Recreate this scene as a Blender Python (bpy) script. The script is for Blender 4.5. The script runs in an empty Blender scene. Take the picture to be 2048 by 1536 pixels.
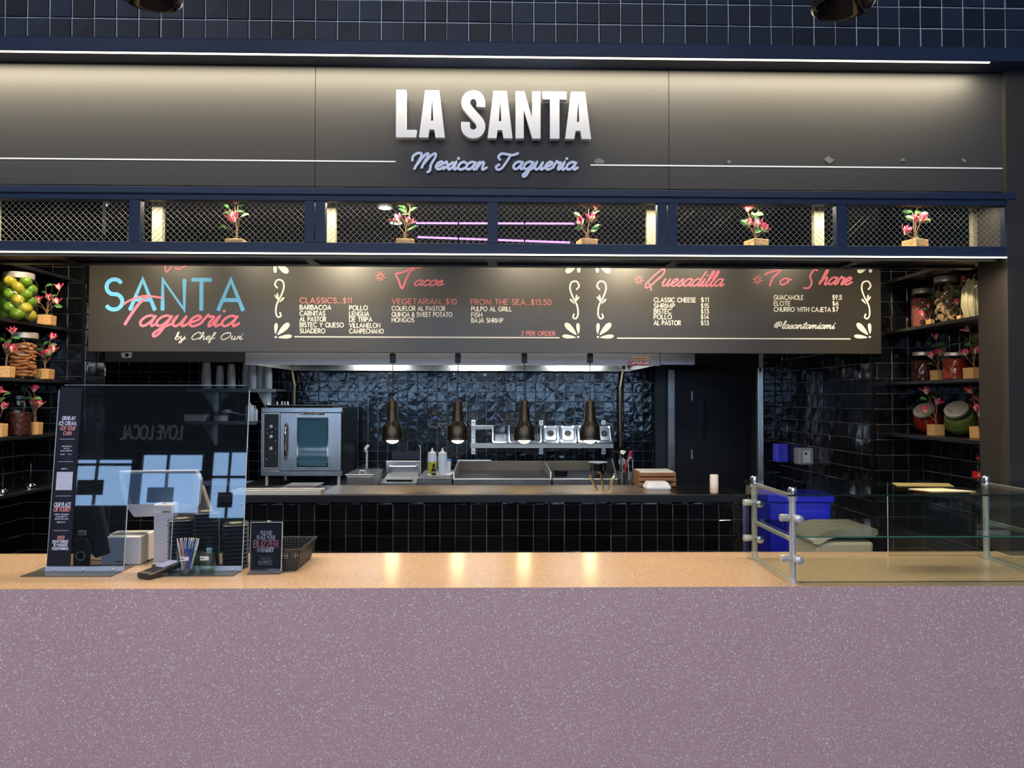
import bpy, math, random
from mathutils import Matrix, Vector, Euler
random.seed(7)
PI = math.pi
sc = bpy.context.scene
COL = sc.collection
R = math.radians

# ------------------------------------------------------------------ camera
CAM_Z, F = 1.62, 1500.0
cam_d = bpy.data.cameras.new('camera'); cam = bpy.data.objects.new('camera', cam_d); COL.objects.link(cam)
CM = Matrix.Rotation(R(-1.2), 4, 'Z') @ Matrix.Rotation(R(90 + 1.22), 4, 'X') @ Matrix.Rotation(R(0.1), 4, 'Z')
CM.translation = Vector((0, 0, CAM_Z))
cam.matrix_world = CM
cam_d.sensor_width = 36; cam_d.lens = 36 * F / 2048; cam_d.clip_start = 0.05
sc.camera = cam

# ------------------------------------------------------------------ view, world
sc.view_settings.view_transform = 'Standard'; sc.view_settings.look = 'None'
sc.view_settings.exposure = 0.0; sc.view_settings.gamma = 1.0
sc.view_settings.use_curve_mapping = False
sc.cycles.use_denoising = True
sc.cycles.max_bounces = 8; sc.cycles.transparent_max_bounces = 24
sc.cycles.sample_clamp_indirect = 4.0
w = bpy.data.worlds.new('hall_daylight'); sc.world = w; w.use_nodes = True
bg = w.node_tree.nodes['Background']; bg.inputs[0].default_value = (0.42, 0.56, 0.85, 1); bg.inputs[1].default_value = 0.17

def aim(o, d):
    o.rotation_euler = Vector(d).to_track_quat('-Z', 'Y').to_euler()
def area(name, loc, size, power, color, direction=(0, 0, -1), spread=180):
    l = bpy.data.lights.new(name, 'AREA'); l.shape = 'RECTANGLE'; l.size, l.size_y = size
    l.energy = power; l.color = color; l.spread = R(spread)
    o = bpy.data.objects.new(name, l); COL.objects.link(o); o.location = loc; aim(o, direction); return o
def spot(name, loc, power, color, direction=(0, 0, -1), angle=70, blend=0.8, radius=0.03):
    l = bpy.data.lights.new(name, 'SPOT'); l.energy = power; l.color = color
    l.spot_size = R(angle); l.spot_blend = blend; l.shadow_soft_size = radius
    o = bpy.data.objects.new(name, l); COL.objects.link(o); o.location = loc; aim(o, direction); return o
U0_LEDGE = 1.62 + 693 * 3.2 / 1500 - 0.004
WARM = (1.0, 0.80, 0.52); COOL = (0.72, 0.86, 1.0)
# daylight from the hall's glazed front, far behind the viewer
area('hall_daylight_light', (-1.0, -6.5, 5.6), (11, 2.8), 420, (0.78, 0.84, 1.0), (0.1, 1, -0.36))
# unseen warm fill, added over the customers' side to warm the counter front
area('added_warm_fill', (-1.2, 0.2, 4.6), (5, 1.2), 34, (1.0, 0.80, 0.62), (0.0, 0.35, -1))
LEDGE_LIGHT = area('sign_cove_light', (-0.43, 3.240, U0_LEDGE), (5.15, 0.012), 54.0, (1.0, 0.88, 0.62), (0, 0.0, -1))
area('soffit_light', (-0.35, 3.27, 2.225), (5.1, 0.03), 52, (1.0, 0.80, 0.58), (0, -0.10, -1))
for i, (x, p) in enumerate(((-2.3, 30), (-1.75, 20), (-1.10, 60), (-0.75, 14), (0.15, 24), (0.42, 16), (0.95, 62), (1.5, 16), (2.1, 22))):
    spot('menu_downlight', (x, 3.95, 2.74), p, (1.0, 0.84, 0.56), (0, 0.83, -0.44), 75, 1.0, 0.05)
area('added_kitchen_fill', (-0.4, 4.98, 2.42), (4.2, 0.12), 14, (0.98, 0.95, 0.92), (0, 1, -0.42))  # added fill, hidden behind the menu board to brighten the hood front
for x in (-1.25, -0.2, 0.85):
    area('hood_light', (x, 6.95, 2.02), (0.5, 0.16), 13, (0.80, 0.90, 1.0), (0, 0.25, -1))
for x, s in ((-2.55, -1), (2.5, 1)):
    spot('shelf_downlight', (x - s * 0.35, 3.95, 2.9), 100, (1.0, 0.82, 0.60), (s * 0.42, 0.32, -1), 95, 0.8, 0.03)
area('added_ceiling_fill', (-0.35, 5.3, 2.72), (4.6, 0.3), 45, (1.0, 0.92, 0.8), (0, 0.1, 1))  # unseen uplight added to lighten the ceiling behind the planter mesh
area('planter_light', (-0.35, 3.45, 2.52), (5.1, 0.04), 34, (1.0, 0.88, 0.62), (0, 0.05, -1))

def U(u, v, Y):
    """the point of the plane y = Y that stands behind pixel (u, v) of the photograph"""
    d = CM.to_3x3() @ Vector((u - 1024, -(v - 768), -F))
    return CM.translation + d * (Y / d.y)
def G(u, v, z):
    """the point of the level z behind pixel (u, v)"""
    d = CM.to_3x3() @ Vector((u - 1024, -(v - 768), -F))
    return CM.translation + d * ((z - CAM_Z) / d.z)

# ------------------------------------------------------------------ materials
def lin(c):
    return tuple((x / 255 / 12.92) if x / 255 <= 0.04045 else ((x / 255 + 0.055) / 1.055) ** 2.4 for x in c) + (1,)
MATS = {}
def mat(name, col, rough=0.5, metal=0.0, spec=0.5, bump=0.0, bscale=40, bstretch=(1, 1, 1), var=0.0, vscale=8, emit=None, estr=0.0, trans=0.0, coat=0.0, rvar=0.0):
    if name in MATS: return MATS[name]
    m = bpy.data.materials.new(name); m.use_nodes = True; n = m.node_tree.nodes; l = m.node_tree.links
    b = n['Principled BSDF']; c = lin(col)
    b.inputs['Base Color'].default_value = c; b.inputs['Roughness'].default_value = rough
    b.inputs['Metallic'].default_value = metal; b.inputs['Specular IOR Level'].default_value = spec
    b.inputs['Transmission Weight'].default_value = trans; b.inputs['Coat Weight'].default_value = coat
    if emit: b.inputs['Emission Color'].default_value = lin(emit); b.inputs['Emission Strength'].default_value = estr
    tc = n.new('ShaderNodeTexCoord')
    def noise(scale, stretch=(1, 1, 1), det=3):
        mp = n.new('ShaderNodeMapping'); mp.inputs['Scale'].default_value = stretch
        t = n.new('ShaderNodeTexNoise'); t.inputs['Scale'].default_value = scale; t.inputs['Detail'].default_value = det
        l.new(tc.outputs['Object'], mp.inputs['Vector']); l.new(mp.outputs[0], t.inputs['Vector']); return t
    if bump:
        t = noise(bscale, bstretch); bp = n.new('ShaderNodeBump'); bp.inputs['Strength'].default_value = bump; bp.inputs['Distance'].default_value = 0.01
        l.new(t.outputs[0], bp.inputs['Height']); l.new(bp.outputs[0], b.inputs['Normal'])
    if var:
        t = noise(vscale); mx = n.new('ShaderNodeMix'); mx.data_type = 'RGBA'
        mx.inputs['A'].default_value = tuple(x * (1 - var) for x in c[:3]) + (1,); mx.inputs['B'].default_value = tuple(min(1, x * (1 + var)) for x in c[:3]) + (1,)
        l.new(t.outputs[0], mx.inputs['Factor']); l.new(mx.outputs['Result'], b.inputs['Base Color'])
    if rvar:
        t = noise(6); mr = n.new('ShaderNodeMapRange'); mr.inputs['To Min'].default_value = rough - rvar; mr.inputs['To Max'].default_value = rough + rvar
        l.new(t.outputs[0], mr.inputs['Value']); l.new(mr.outputs[0], b.inputs['Roughness'])
    MATS[name] = m; return m
def thin(name, tint=(235, 245, 245), refl=1.45, rough=0.02, haze=0.0, hazecol=(200, 210, 215)):
    """thin clear sheet: see-through with a real Fresnel reflection"""
    m = bpy.data.materials.new(name); m.use_nodes = True; n = m.node_tree.nodes; l = m.node_tree.links
    n.remove(n['Principled BSDF']); out = n['Material Output']
    tr = n.new('ShaderNodeBsdfTransparent'); tr.inputs[0].default_value = lin(tint)
    gl = n.new('ShaderNodeBsdfGlossy'); gl.inputs['Roughness'].default_value = rough
    fr = n.new('ShaderNodeFresnel'); ge = n.new('ShaderNodeNewGeometry'); mi = n.new('ShaderNodeMapRange')
    mi.inputs['To Min'].default_value = refl; mi.inputs['To Max'].default_value = 1 / refl
    l.new(ge.outputs['Backfacing'], mi.inputs['Value']); l.new(mi.outputs[0], fr.inputs[0])
    mx = n.new('ShaderNodeMixShader'); l.new(fr.outputs[0], mx.inputs[0]); l.new(tr.outputs[0], mx.inputs[1]); l.new(gl.outputs[0], mx.inputs[2])
    last = mx
    if haze:
        df = n.new('ShaderNodeBsdfDiffuse'); df.inputs[0].default_value = lin(hazecol)
        m2 = n.new('ShaderNodeMixShader'); m2.inputs[0].default_value = haze
        l.new(mx.outputs[0], m2.inputs[1]); l.new(df.outputs[0], m2.inputs[2]); last = m2
    l.new(last.outputs[0], out.inputs[0]); return m
def tile_mat(name, col, rough, bump, scale=7.0, spec=0.5, distort=1.5):
    m = bpy.data.materials.new(name); m.use_nodes = True; n = m.node_tree.nodes; l = m.node_tree.links
    b = n['Principled BSDF']; b.inputs['Roughness'].default_value = rough; b.inputs['Specular IOR Level'].default_value = spec
    tc = n.new('ShaderNodeTexCoord'); oi = n.new('ShaderNodeObjectInfo')
    mu = n.new('ShaderNodeMath'); mu.operation = 'MULTIPLY'; mu.inputs[1].default_value = 90.0; l.new(oi.outputs['Random'], mu.inputs[0])
    ad = n.new('ShaderNodeVectorMath'); ad.operation = 'ADD'; l.new(tc.outputs['Object'], ad.inputs[0]); l.new(mu.outputs[0], ad.inputs[1])
    t = n.new('ShaderNodeTexNoise'); t.inputs['Scale'].default_value = scale * 2.4; t.inputs['Detail'].default_value = 0.8; t.inputs['Distortion'].default_value = distort
    l.new(ad.outputs[0], t.inputs['Vector'])
    bp = n.new('ShaderNodeBump'); bp.inputs['Strength'].default_value = bump; bp.inputs['Distance'].default_value = 0.012
    l.new(t.outputs[0], bp.inputs['Height']); l.new(bp.outputs[0], b.inputs['Normal'])
    mx = n.new('ShaderNodeMix'); mx.data_type = 'RGBA'; c = lin(col)
    mx.inputs['A'].default_value = tuple(x * 0.6 for x in c[:3]) + (1,); mx.inputs['B'].default_value = tuple(x * 1.5 for x in c[:3]) + (1,)
    l.new(oi.outputs['Random'], mx.inputs['Factor']); l.new(mx.outputs['Result'], b.inputs['Base Color'])
    return m
def terrazzo(name, base, chip, rough):
    m = bpy.data.materials.new(name); m.use_nodes = True; n = m.node_tree.nodes; l = m.node_tree.links
    b = n['Principled BSDF']; b.inputs['Roughness'].default_value = rough
    tc = n.new('ShaderNodeTexCoord')
    nz = n.new('ShaderNodeTexNoise'); nz.inputs['Scale'].default_value = 120; l.new(tc.outputs['Object'], nz.inputs['Vector'])
    sc_ = n.new('ShaderNodeVectorMath'); sc_.operation = 'SCALE'; sc_.inputs['Scale'].default_value = 0.012; l.new(nz.outputs['Color'], sc_.inputs[0])
    ad = n.new('ShaderNodeVectorMath'); l.new(tc.outputs['Object'], ad.inputs[0]); l.new(sc_.outputs[0], ad.inputs[1])
    prev = None
    for scale, lo, hi in ((130, 0.15, 0.42), (210, 0.17, 0.42)):
        v = n.new('ShaderNodeTexVoronoi'); v.inputs['Scale'].default_value = scale; l.new(ad.outputs[0], v.inputs['Vector'])
        sp = n.new('ShaderNodeSeparateColor'); l.new(v.outputs['Color'], sp.inputs[0])
        pw = n.new('ShaderNodeMath'); pw.operation = 'POWER'; pw.inputs[1].default_value = 1.6; l.new(sp.outputs[0], pw.inputs[0])
        mr = n.new('ShaderNodeMapRange'); mr.inputs['To Min'].default_value = lo; mr.inputs['To Max'].default_value = hi; l.new(pw.outputs[0], mr.inputs['Value'])
        lt = n.new('ShaderNodeMath'); lt.operation = 'LESS_THAN'; l.new(v.outputs['Distance'], lt.inputs[0]); l.new(mr.outputs[0], lt.inputs[1])
        op = n.new('ShaderNodeMath'); op.operation = 'MULTIPLY'; l.new(lt.outputs[0], op.inputs[0])
        m2 = n.new('ShaderNodeMapRange'); m2.inputs['To Min'].default_value = 0.25; m2.inputs['To Max'].default_value = 0.95; l.new(sp.outputs[1], m2.inputs['Value']); l.new(m2.outputs[0], op.inputs[1])
        if prev:
            mxm = n.new('ShaderNodeMath'); mxm.operation = 'MAXIMUM'; l.new(prev.outputs[0], mxm.inputs[0]); l.new(op.outputs[0], mxm.inputs[1]); prev = mxm
        else: prev = op
    mx = n.new('ShaderNodeMix'); mx.data_type = 'RGBA'; mx.inputs['B'].default_value = lin(chip)
    n2 = n.new('ShaderNodeTexNoise'); n2.inputs['Scale'].default_value = 3; l.new(tc.outputs['Object'], n2.inputs['Vector'])
    mb = n.new('ShaderNodeMix'); mb.data_type = 'RGBA'; c = lin(base); mb.inputs['A'].default_value = tuple(x * .92 for x in c[:3]) + (1,); mb.inputs['B'].default_value = tuple(x * 1.08 for x in c[:3]) + (1,)
    l.new(n2.outputs[0], mb.inputs['Factor']); l.new(mb.outputs['Result'], mx.inputs['A'])
    l.new(prev.outputs[0], mx.inputs['Factor']); l.new(mx.outputs['Result'], b.inputs['Base Color'])
    return m

BLACK = mat('black_paint', (16, 16, 17), 0.35)
MATTE = mat('black_matte', (20, 20, 20), 0.7)
PILLAR = mat('charcoal_laminate', (40, 37, 32), 0.55, bump=0.15, bscale=220)
NAVY = mat('navy_metal', (27, 42, 68), 0.5, spec=0.25, bump=0.04, bscale=150)
PANEL = mat('charcoal_sign_panel', (58, 57, 57), 0.6, spec=0.3, bump=0.07, bscale=170)
BOARD = mat('menu_board_black', (52, 48, 43), 0.36, spec=0.7, bump=0.03, bscale=260, bstretch=(0.3, 1, 1))
STEEL = mat('brushed_steel', (186, 183, 178), 0.25, metal=0.97, bump=0.03, bscale=60, bstretch=(1, 1, 14), rvar=0.05)
STEELD = mat('dull_steel', (160, 160, 156), 0.4, metal=0.85, bump=0.05, bscale=50, var=0.15)
CHROME = mat('chrome', (225, 225, 225), 0.08, metal=1.0)
DARKSTEEL = mat('dark_steel', (60, 62, 66), 0.35, metal=1.0)
BRASS = mat('aged_brass', (112, 98, 78), 0.4, metal=1.0)
SATIN = mat('satin_aluminium', (215, 212, 205), 0.3, metal=0.55)
WHITE = mat('white_lettering', (238, 238, 240), 0.5)
CREAM = mat('cream_print', (236, 234, 224), 0.55)
PINK = mat('pink_print', (244, 128, 150), 0.55)
CORAL = mat('coral_print', (222, 128, 132), 0.55)
BLUE = mat('sky_blue_print', (104, 188, 244), 0.55)
PLASTIC = mat('white_plastic', (225, 222, 218), 0.35)
GREYPL = mat('grey_plastic', (150, 152, 156), 0.4)
BLKPL = mat('black_plastic', (36, 36, 38), 0.38)
RUBBER = mat('black_rubber', (14, 14, 14), 0.6)
BLUEBIN = mat('blue_bin_plastic', (22, 34, 190), 0.38)
BEIGE = mat('beige_bin_plastic', (205, 200, 178), 0.45)
KRAFT = mat('kraft_paper', (205, 160, 105), 0.75, bump=0.35, bscale=60, var=0.12, vscale=30)
WOOD = mat('crate_wood', (120, 84, 56), 0.6, bump=0.1, bscale=30, bstretch=(1, 6, 6), var=0.25)
STEM = mat('brown_stem', (120, 88, 60), 0.7)
LEAF = mat('leaf_green', (70, 125, 62), 0.5, var=0.25, vscale=30)
PETAL = mat('magnolia_pink', (230, 78, 115), 0.5, var=0.35, vscale=22)
PETALW = mat('magnolia_cream', (250, 205, 180), 0.5, var=0.12, vscale=20)
GROUT = mat('grey_grout', (165, 172, 182), 0.8)
GROUTD = mat('dark_grout', (132, 132, 130), 0.8)
TILE = tile_mat('black_glazed_tile', (11, 13, 16), 0.10, 0.16, 4.5, 0.5, 0.4)
TILEB = tile_mat('wavy_glazed_tile', (12, 18, 24), 0.12, 0.3, 4.6, 0.55, 0.8)
TILEF = tile_mat('fascia_tile', (24, 34, 48), 0.42, 0.05, spec=0.22)
FRONT = terrazzo('pink_terrazzo_front', (202, 163, 160), (246, 236, 236), 0.5)
TOP = terrazzo('terrazzo_top_warm_lit', (186, 154, 124), (224, 204, 176), 0.19)  # tan copy of the front terrazzo, warm lamplight put into its colours
GLASS = thin('clear_glass', (240, 248, 244), 1.45)
GLASSG = thin('green_edge_glass', (248, 252, 250), 1.5)
ACRYL = thin('clear_acrylic', (205, 214, 222), 1.6, 0.015, 0.010)
JARG = thin('jar_glass', (232, 238, 236), 1.45, 0.02)
PLCUP = thin('translucent_plastic', (170, 176, 180), 1.45, 0.25, 0.45, (225, 232, 240))
FLOORM = mat('hall_floor_concrete', (120, 104, 92), 0.4, var=0.1)
KFLOOR = mat('kitchen_floor_tile', (60, 40, 34), 0.5)
DARKWALL = mat('dark_wall', (22, 23, 26), 0.6)
MESHW = mat('pale_wire', (150, 150, 138), 0.45, metal=0.3)
POSTM = mat('beige_post', (170, 164, 140), 0.6)
LED = mat('led_strip', (255, 240, 215), 0.5, emit=(255, 238, 205), estr=5.0)
PURPLE = mat('purple_tube', (190, 130, 240), 0.5, emit=(170, 110, 235), estr=0.9)
BULB = mat('heat_bulb', (255, 245, 215), 0.4, emit=(255, 232, 180), estr=28.0)
HOODL = mat('hood_diffuser', (235, 245, 255), 0.4, emit=(190, 225, 255), estr=2.0)

# ------------------------------------------------------------------ mesh builder
class MB:
    def __init__(s): s.v = []; s.f = []; s.k = 0
    def add(s, vs, fs, M=None):
        o = len(s.v)
        s.v += [tuple(M @ Vector(p)) if M is not None else tuple(p) for p in vs]
        s.f += [tuple(i + o for i in f) for f in fs]; return s
    def box(s, x0, x1, y0, y1, z0, z1, M=None):
        v = [(x0, y0, z0), (x1, y0, z0), (x1, y1, z0), (x0, y1, z0), (x0, y0, z1), (x1, y0, z1), (x1, y1, z1), (x0, y1, z1)]
        return s.add(v, [(0, 3, 2, 1), (4, 5, 6, 7), (0, 1, 5, 4), (1, 2, 6, 5), (2, 3, 7, 6), (3, 0, 4, 7)], M)
    def frustum(s, x0, x1, y0, y1, z0, z1, dx, dy, M=None):
        v = [(x0 + dx, y0 + dy, z0), (x1 - dx, y0 + dy, z0), (x1 - dx, y1 - dy, z0), (x0 + dx, y1 - dy, z0), (x0, y0, z1), (x1, y0, z1), (x1, y1, z1), (x0, y1, z1)]
        return s.add(v, [(0, 3, 2, 1), (4, 5, 6, 7), (0, 1, 5, 4), (1, 2, 6, 5), (2, 3, 7, 6), (3, 0, 4, 7)], M)
    def lathe(s, prof, n=24, c=(0, 0, 0), M=None):
        v = []; f = []
        for r, z in prof:
            for k in range(n):
                a = 2 * PI * k / n; v.append((c[0] + r * math.cos(a), c[1] + r * math.sin(a), c[2] + z))
        for i in range(len(prof) - 1):
            for k in range(n):
                a, b = i * n + k, i * n + (k + 1) % n; f.append((a, b, b + n, a + n))
        if prof[0][0] > 1e-5: f.append(tuple(reversed(range(n))))
        if prof[-1][0] > 1e-5: f.append(tuple(range((len(prof) - 1) * n, len(prof) * n)))
        return s.add(v, f, M)
    def shell(s, prof, n=24, c=(0, 0, 0), M=None):
        v = []; f = []
        for r, z in prof:
            for k in range(n):
                a = 2 * PI * k / n; v.append((c[0] + r * math.cos(a), c[1] + r * math.sin(a), c[2] + z))
        for i in range(len(prof) - 1):
            for k in range(n):
                a, b = i * n + k, i * n + (k + 1) % n; f.append((a, b, b + n, a + n))
        return s.add(v, f, M)
    def tube(s, pts, r, n=8, M=None, closed=False):
        pts = [Vector(p) for p in pts]; N = len(pts); v = []; f = []
        rs = r if isinstance(r, (list, tuple)) else [r] * N
        up = None
        for i, p in enumerate(pts):
            t = (pts[min(i + 1, N - 1)] - pts[max(i - 1, 0)]).normalized()
            if up is None: up = t.orthogonal().normalized()
            up = (up - t * up.dot(t)); up = up.normalized() if up.length > 1e-6 else t.orthogonal().normalized()
            w_ = t.cross(up)
            for k in range(n):
                a = 2 * PI * k / n; v.append(tuple(p + (up * math.cos(a) + w_ * math.sin(a)) * rs[i]))
        for i in range(N - 1):
            for k in range(n):
                a, b = i * n + k, i * n + (k + 1) % n; f.append((a, b, b + n, a + n))
        f.append(tuple(reversed(range(n)))); f.append(tuple(range((N - 1) * n, N * n)))
        return s.add(v, f, M)
    def sphere(s, c, r, n=12, m=8, M=None):
        r = r if isinstance(r, (tuple, list)) else (r, r, r); v = [(c[0], c[1], c[2] - r[2])]; f = []
        for j in range(1, m):
            a = -PI / 2 + PI * j / m
            for k in range(n):
                b = 2 * PI * k / n; v.append((c[0] + r[0] * math.cos(a) * math.cos(b), c[1] + r[1] * math.cos(a) * math.sin(b), c[2] + r[2] * math.sin(a)))
        v.append((c[0], c[1], c[2] + r[2])); L = len(v) - 1
        for k in range(n): f.append((0, 1 + (k + 1) % n, 1 + k)); f.append((L, L - n + k, L - n + (k + 1) % n))
        for j in range(m - 2):
            for k in range(n):
                a, b = 1 + j * n + k, 1 + j * n + (k + 1) % n; f.append((a, b, b + n, a + n))
        return s.add(v, f, M)
    def prism(s, poly, y0, y1, M=None):
        """convex or simple polygon in the xz plane, pushed along y"""
        n = len(poly); v = [(x, y0, z) for x, z in poly] + [(x, y1, z) for x, z in poly]
        f = [tuple(range(n)), tuple(reversed(range(n, 2 * n)))] + [((i + 1) % n, i, i + n, (i + 1) % n + n) for i in range(n)]
        return s.add(v, f, M)
    def strip(s, pts, wd, y=0.0, depth=0.0, M=None, cap=True, taper=None):
        """a stroke of width wd along pts in the xz plane"""
        P = [Vector((p[0], p[1])) for p in pts]
        Q = [P[0]]
        for p in P[1:]:
            if (p - Q[-1]).length > 1e-6: Q.append(p)
        P = Q
        if len(P) == 1:
            n = 10; c = P[0]; poly = [(c.x + wd * .6 * math.cos(2 * PI * k / n), c.y + wd * .6 * math.sin(2 * PI * k / n)) for k in range(n)]
            if depth: return s.prism(poly, y, y + depth, M)
            return s.add([(a, y, b) for a, b in poly], [tuple(range(n))], M)
        closed = (P[0] - P[-1]).length < 1e-4
        if closed: P = P[:-1]
        N = len(P); h = wd / 2; Lf = []; Rt = []
        for i in range(N):
            if closed: a, b = P[(i - 1) % N], P[(i + 1) % N]
            else: a, b = P[max(i - 1, 0)], P[min(i + 1, N - 1)]
            d1 = (P[i] - a) if (P[i] - a).length > 1e-9 else (b - P[i]); d2 = (b - P[i]) if (b - P[i]).length > 1e-9 else d1
            d1 = d1.normalized(); d2 = d2.normalized(); n1 = Vector((-d1.y, d1.x)); n2 = Vector((-d2.y, d2.x))
            m = n1 + n2; m = m.normalized() if m.length > 1e-3 else n1
            k = 1 / max(0.55, m.dot(n1)); hh = h * (taper[i] if taper else 1)
            Lf.append(P[i] + m * hh * k); Rt.append(P[i] - m * hh * k)
        if not closed and cap:
            d = (P[0] - P[1]).normalized() * h * .5; Lf.insert(0, P[0] + (Lf[0] - P[0]) * .6 + d); Rt.insert(0, P[0] + (Rt[0] - P[0]) * .6 + d)
            d = (P[-1] - P[-2]).normalized() * h * .5; e = Lf[-1] - P[-1]; Lf.append(P[-1] + e * .6 + d); Rt.append(P[-1] - e * .6 + d)
        N = len(Lf); v = []; f = []
        s.k += 1; y0_ = y - (s.k % 40) * 3e-5
        for i in range(N): yy = y0_ - i * 1.2e-5; v += [(Lf[i].x, yy, Lf[i].y), (Rt[i].x, yy, Rt[i].y)]
        rng = range(N if closed else N - 1)
        for i in rng:
            j = (i + 1) % N; f.append((2 * i, 2 * i + 1, 2 * j + 1, 2 * j))
        if depth:
            o = len(v); v += [(a, b + depth, c) for a, b, c in v]
            for i in rng:
                j = (i + 1) % N; f.append((2 * i, 2 * j, 2 * j + o, 2 * i + o)); f.append((2 * i + 1, 2 * i + 1 + o, 2 * j + 1 + o, 2 * j + 1))
            if not closed: f.append((0, o, 1 + o, 1)); f.append((2 * N - 2, 2 * N - 1, 2 * N - 1 + o, 2 * N - 2 + o))
        return s.add(v, f, M)
    def mesh(s, name, m, smooth=False):
        me = bpy.data.meshes.new(name); me.from_pydata(s.v, [], s.f); me.update()
        if m: me.materials.append(m)
        if smooth:
            me.polygons.foreach_set('use_smooth', [True] * len(me.polygons)); me.set_sharp_from_angle(angle=R(38))
        return me
    def build(s, name, m, parent=None, smooth=False, loc=None, rot=None, bevel=0, segs=2, label=None):
        o = bpy.data.objects.new(name, s.mesh(name, m, smooth)); COL.objects.link(o)
        if parent: o.parent = parent
        if loc is not None: o.location = loc
        if rot is not None: o.rotation_euler = rot
        if bevel:
            b = o.modifiers.new('Bevel', 'BEVEL'); b.width = bevel; b.segments = segs; b.limit_method = 'ANGLE'
        if label: o['label'] = label
        return o
def inst(name, me, parent=None, loc=(0, 0, 0), rot=(0, 0, 0), scale=None):
    o = bpy.data.objects.new(name, me); COL.objects.link(o); o.location = loc; o.rotation_euler = rot
    if scale: o.scale = scale
    if parent: o.parent = parent
    return o
def tag(o, label, cat, group=None, kind=None):
    o['label'] = label; o['category'] = cat
    if group: o['group'] = group
    if kind: o['kind'] = kind
    return o
def thing(name, label, cat, loc=(0, 0, 0), rot=(0, 0, 0), group=None):
    o = bpy.data.objects.new(name, None); COL.objects.link(o); o.location = loc; o.rotation_euler = rot; o.empty_display_size = 0.05
    return tag(o, label, cat, group)
def struct(name, mb, m, **k):
    o = mb.build(name, m, **k); o['kind'] = 'structure'; return o
def dup(o, label, loc=None, rot=None, parent=None, top=True):
    c = o.copy(); COL.objects.link(c)
    if parent: c.parent = parent
    if top:
        c['label'] = label
        if loc is not None: c.location = loc
        if rot is not None: c.rotation_euler = rot
    for ch in o.children: dup(ch, None, parent=c, top=False)
    return c
def smooth_line(pts, k=6):
    if len(pts) < 3: return list(pts)
    P = [Vector(p) for p in pts]; out = []
    for i in range(len(P) - 1):
        p0, p1, p2, p3 = P[max(i - 1, 0)], P[i], P[i + 1], P[min(i + 2, len(P) - 1)]
        for j in range(k):
            t = j / k
            out.append(tuple(0.5 * ((2 * p1) + (p2 - p0) * t + (2 * p0 - 5 * p1 + 4 * p2 - p3) * t * t + (3 * p1 - p0 - 3 * p2 + p3) * t ** 3)))
    out.append(tuple(P[-1])); return out

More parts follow.
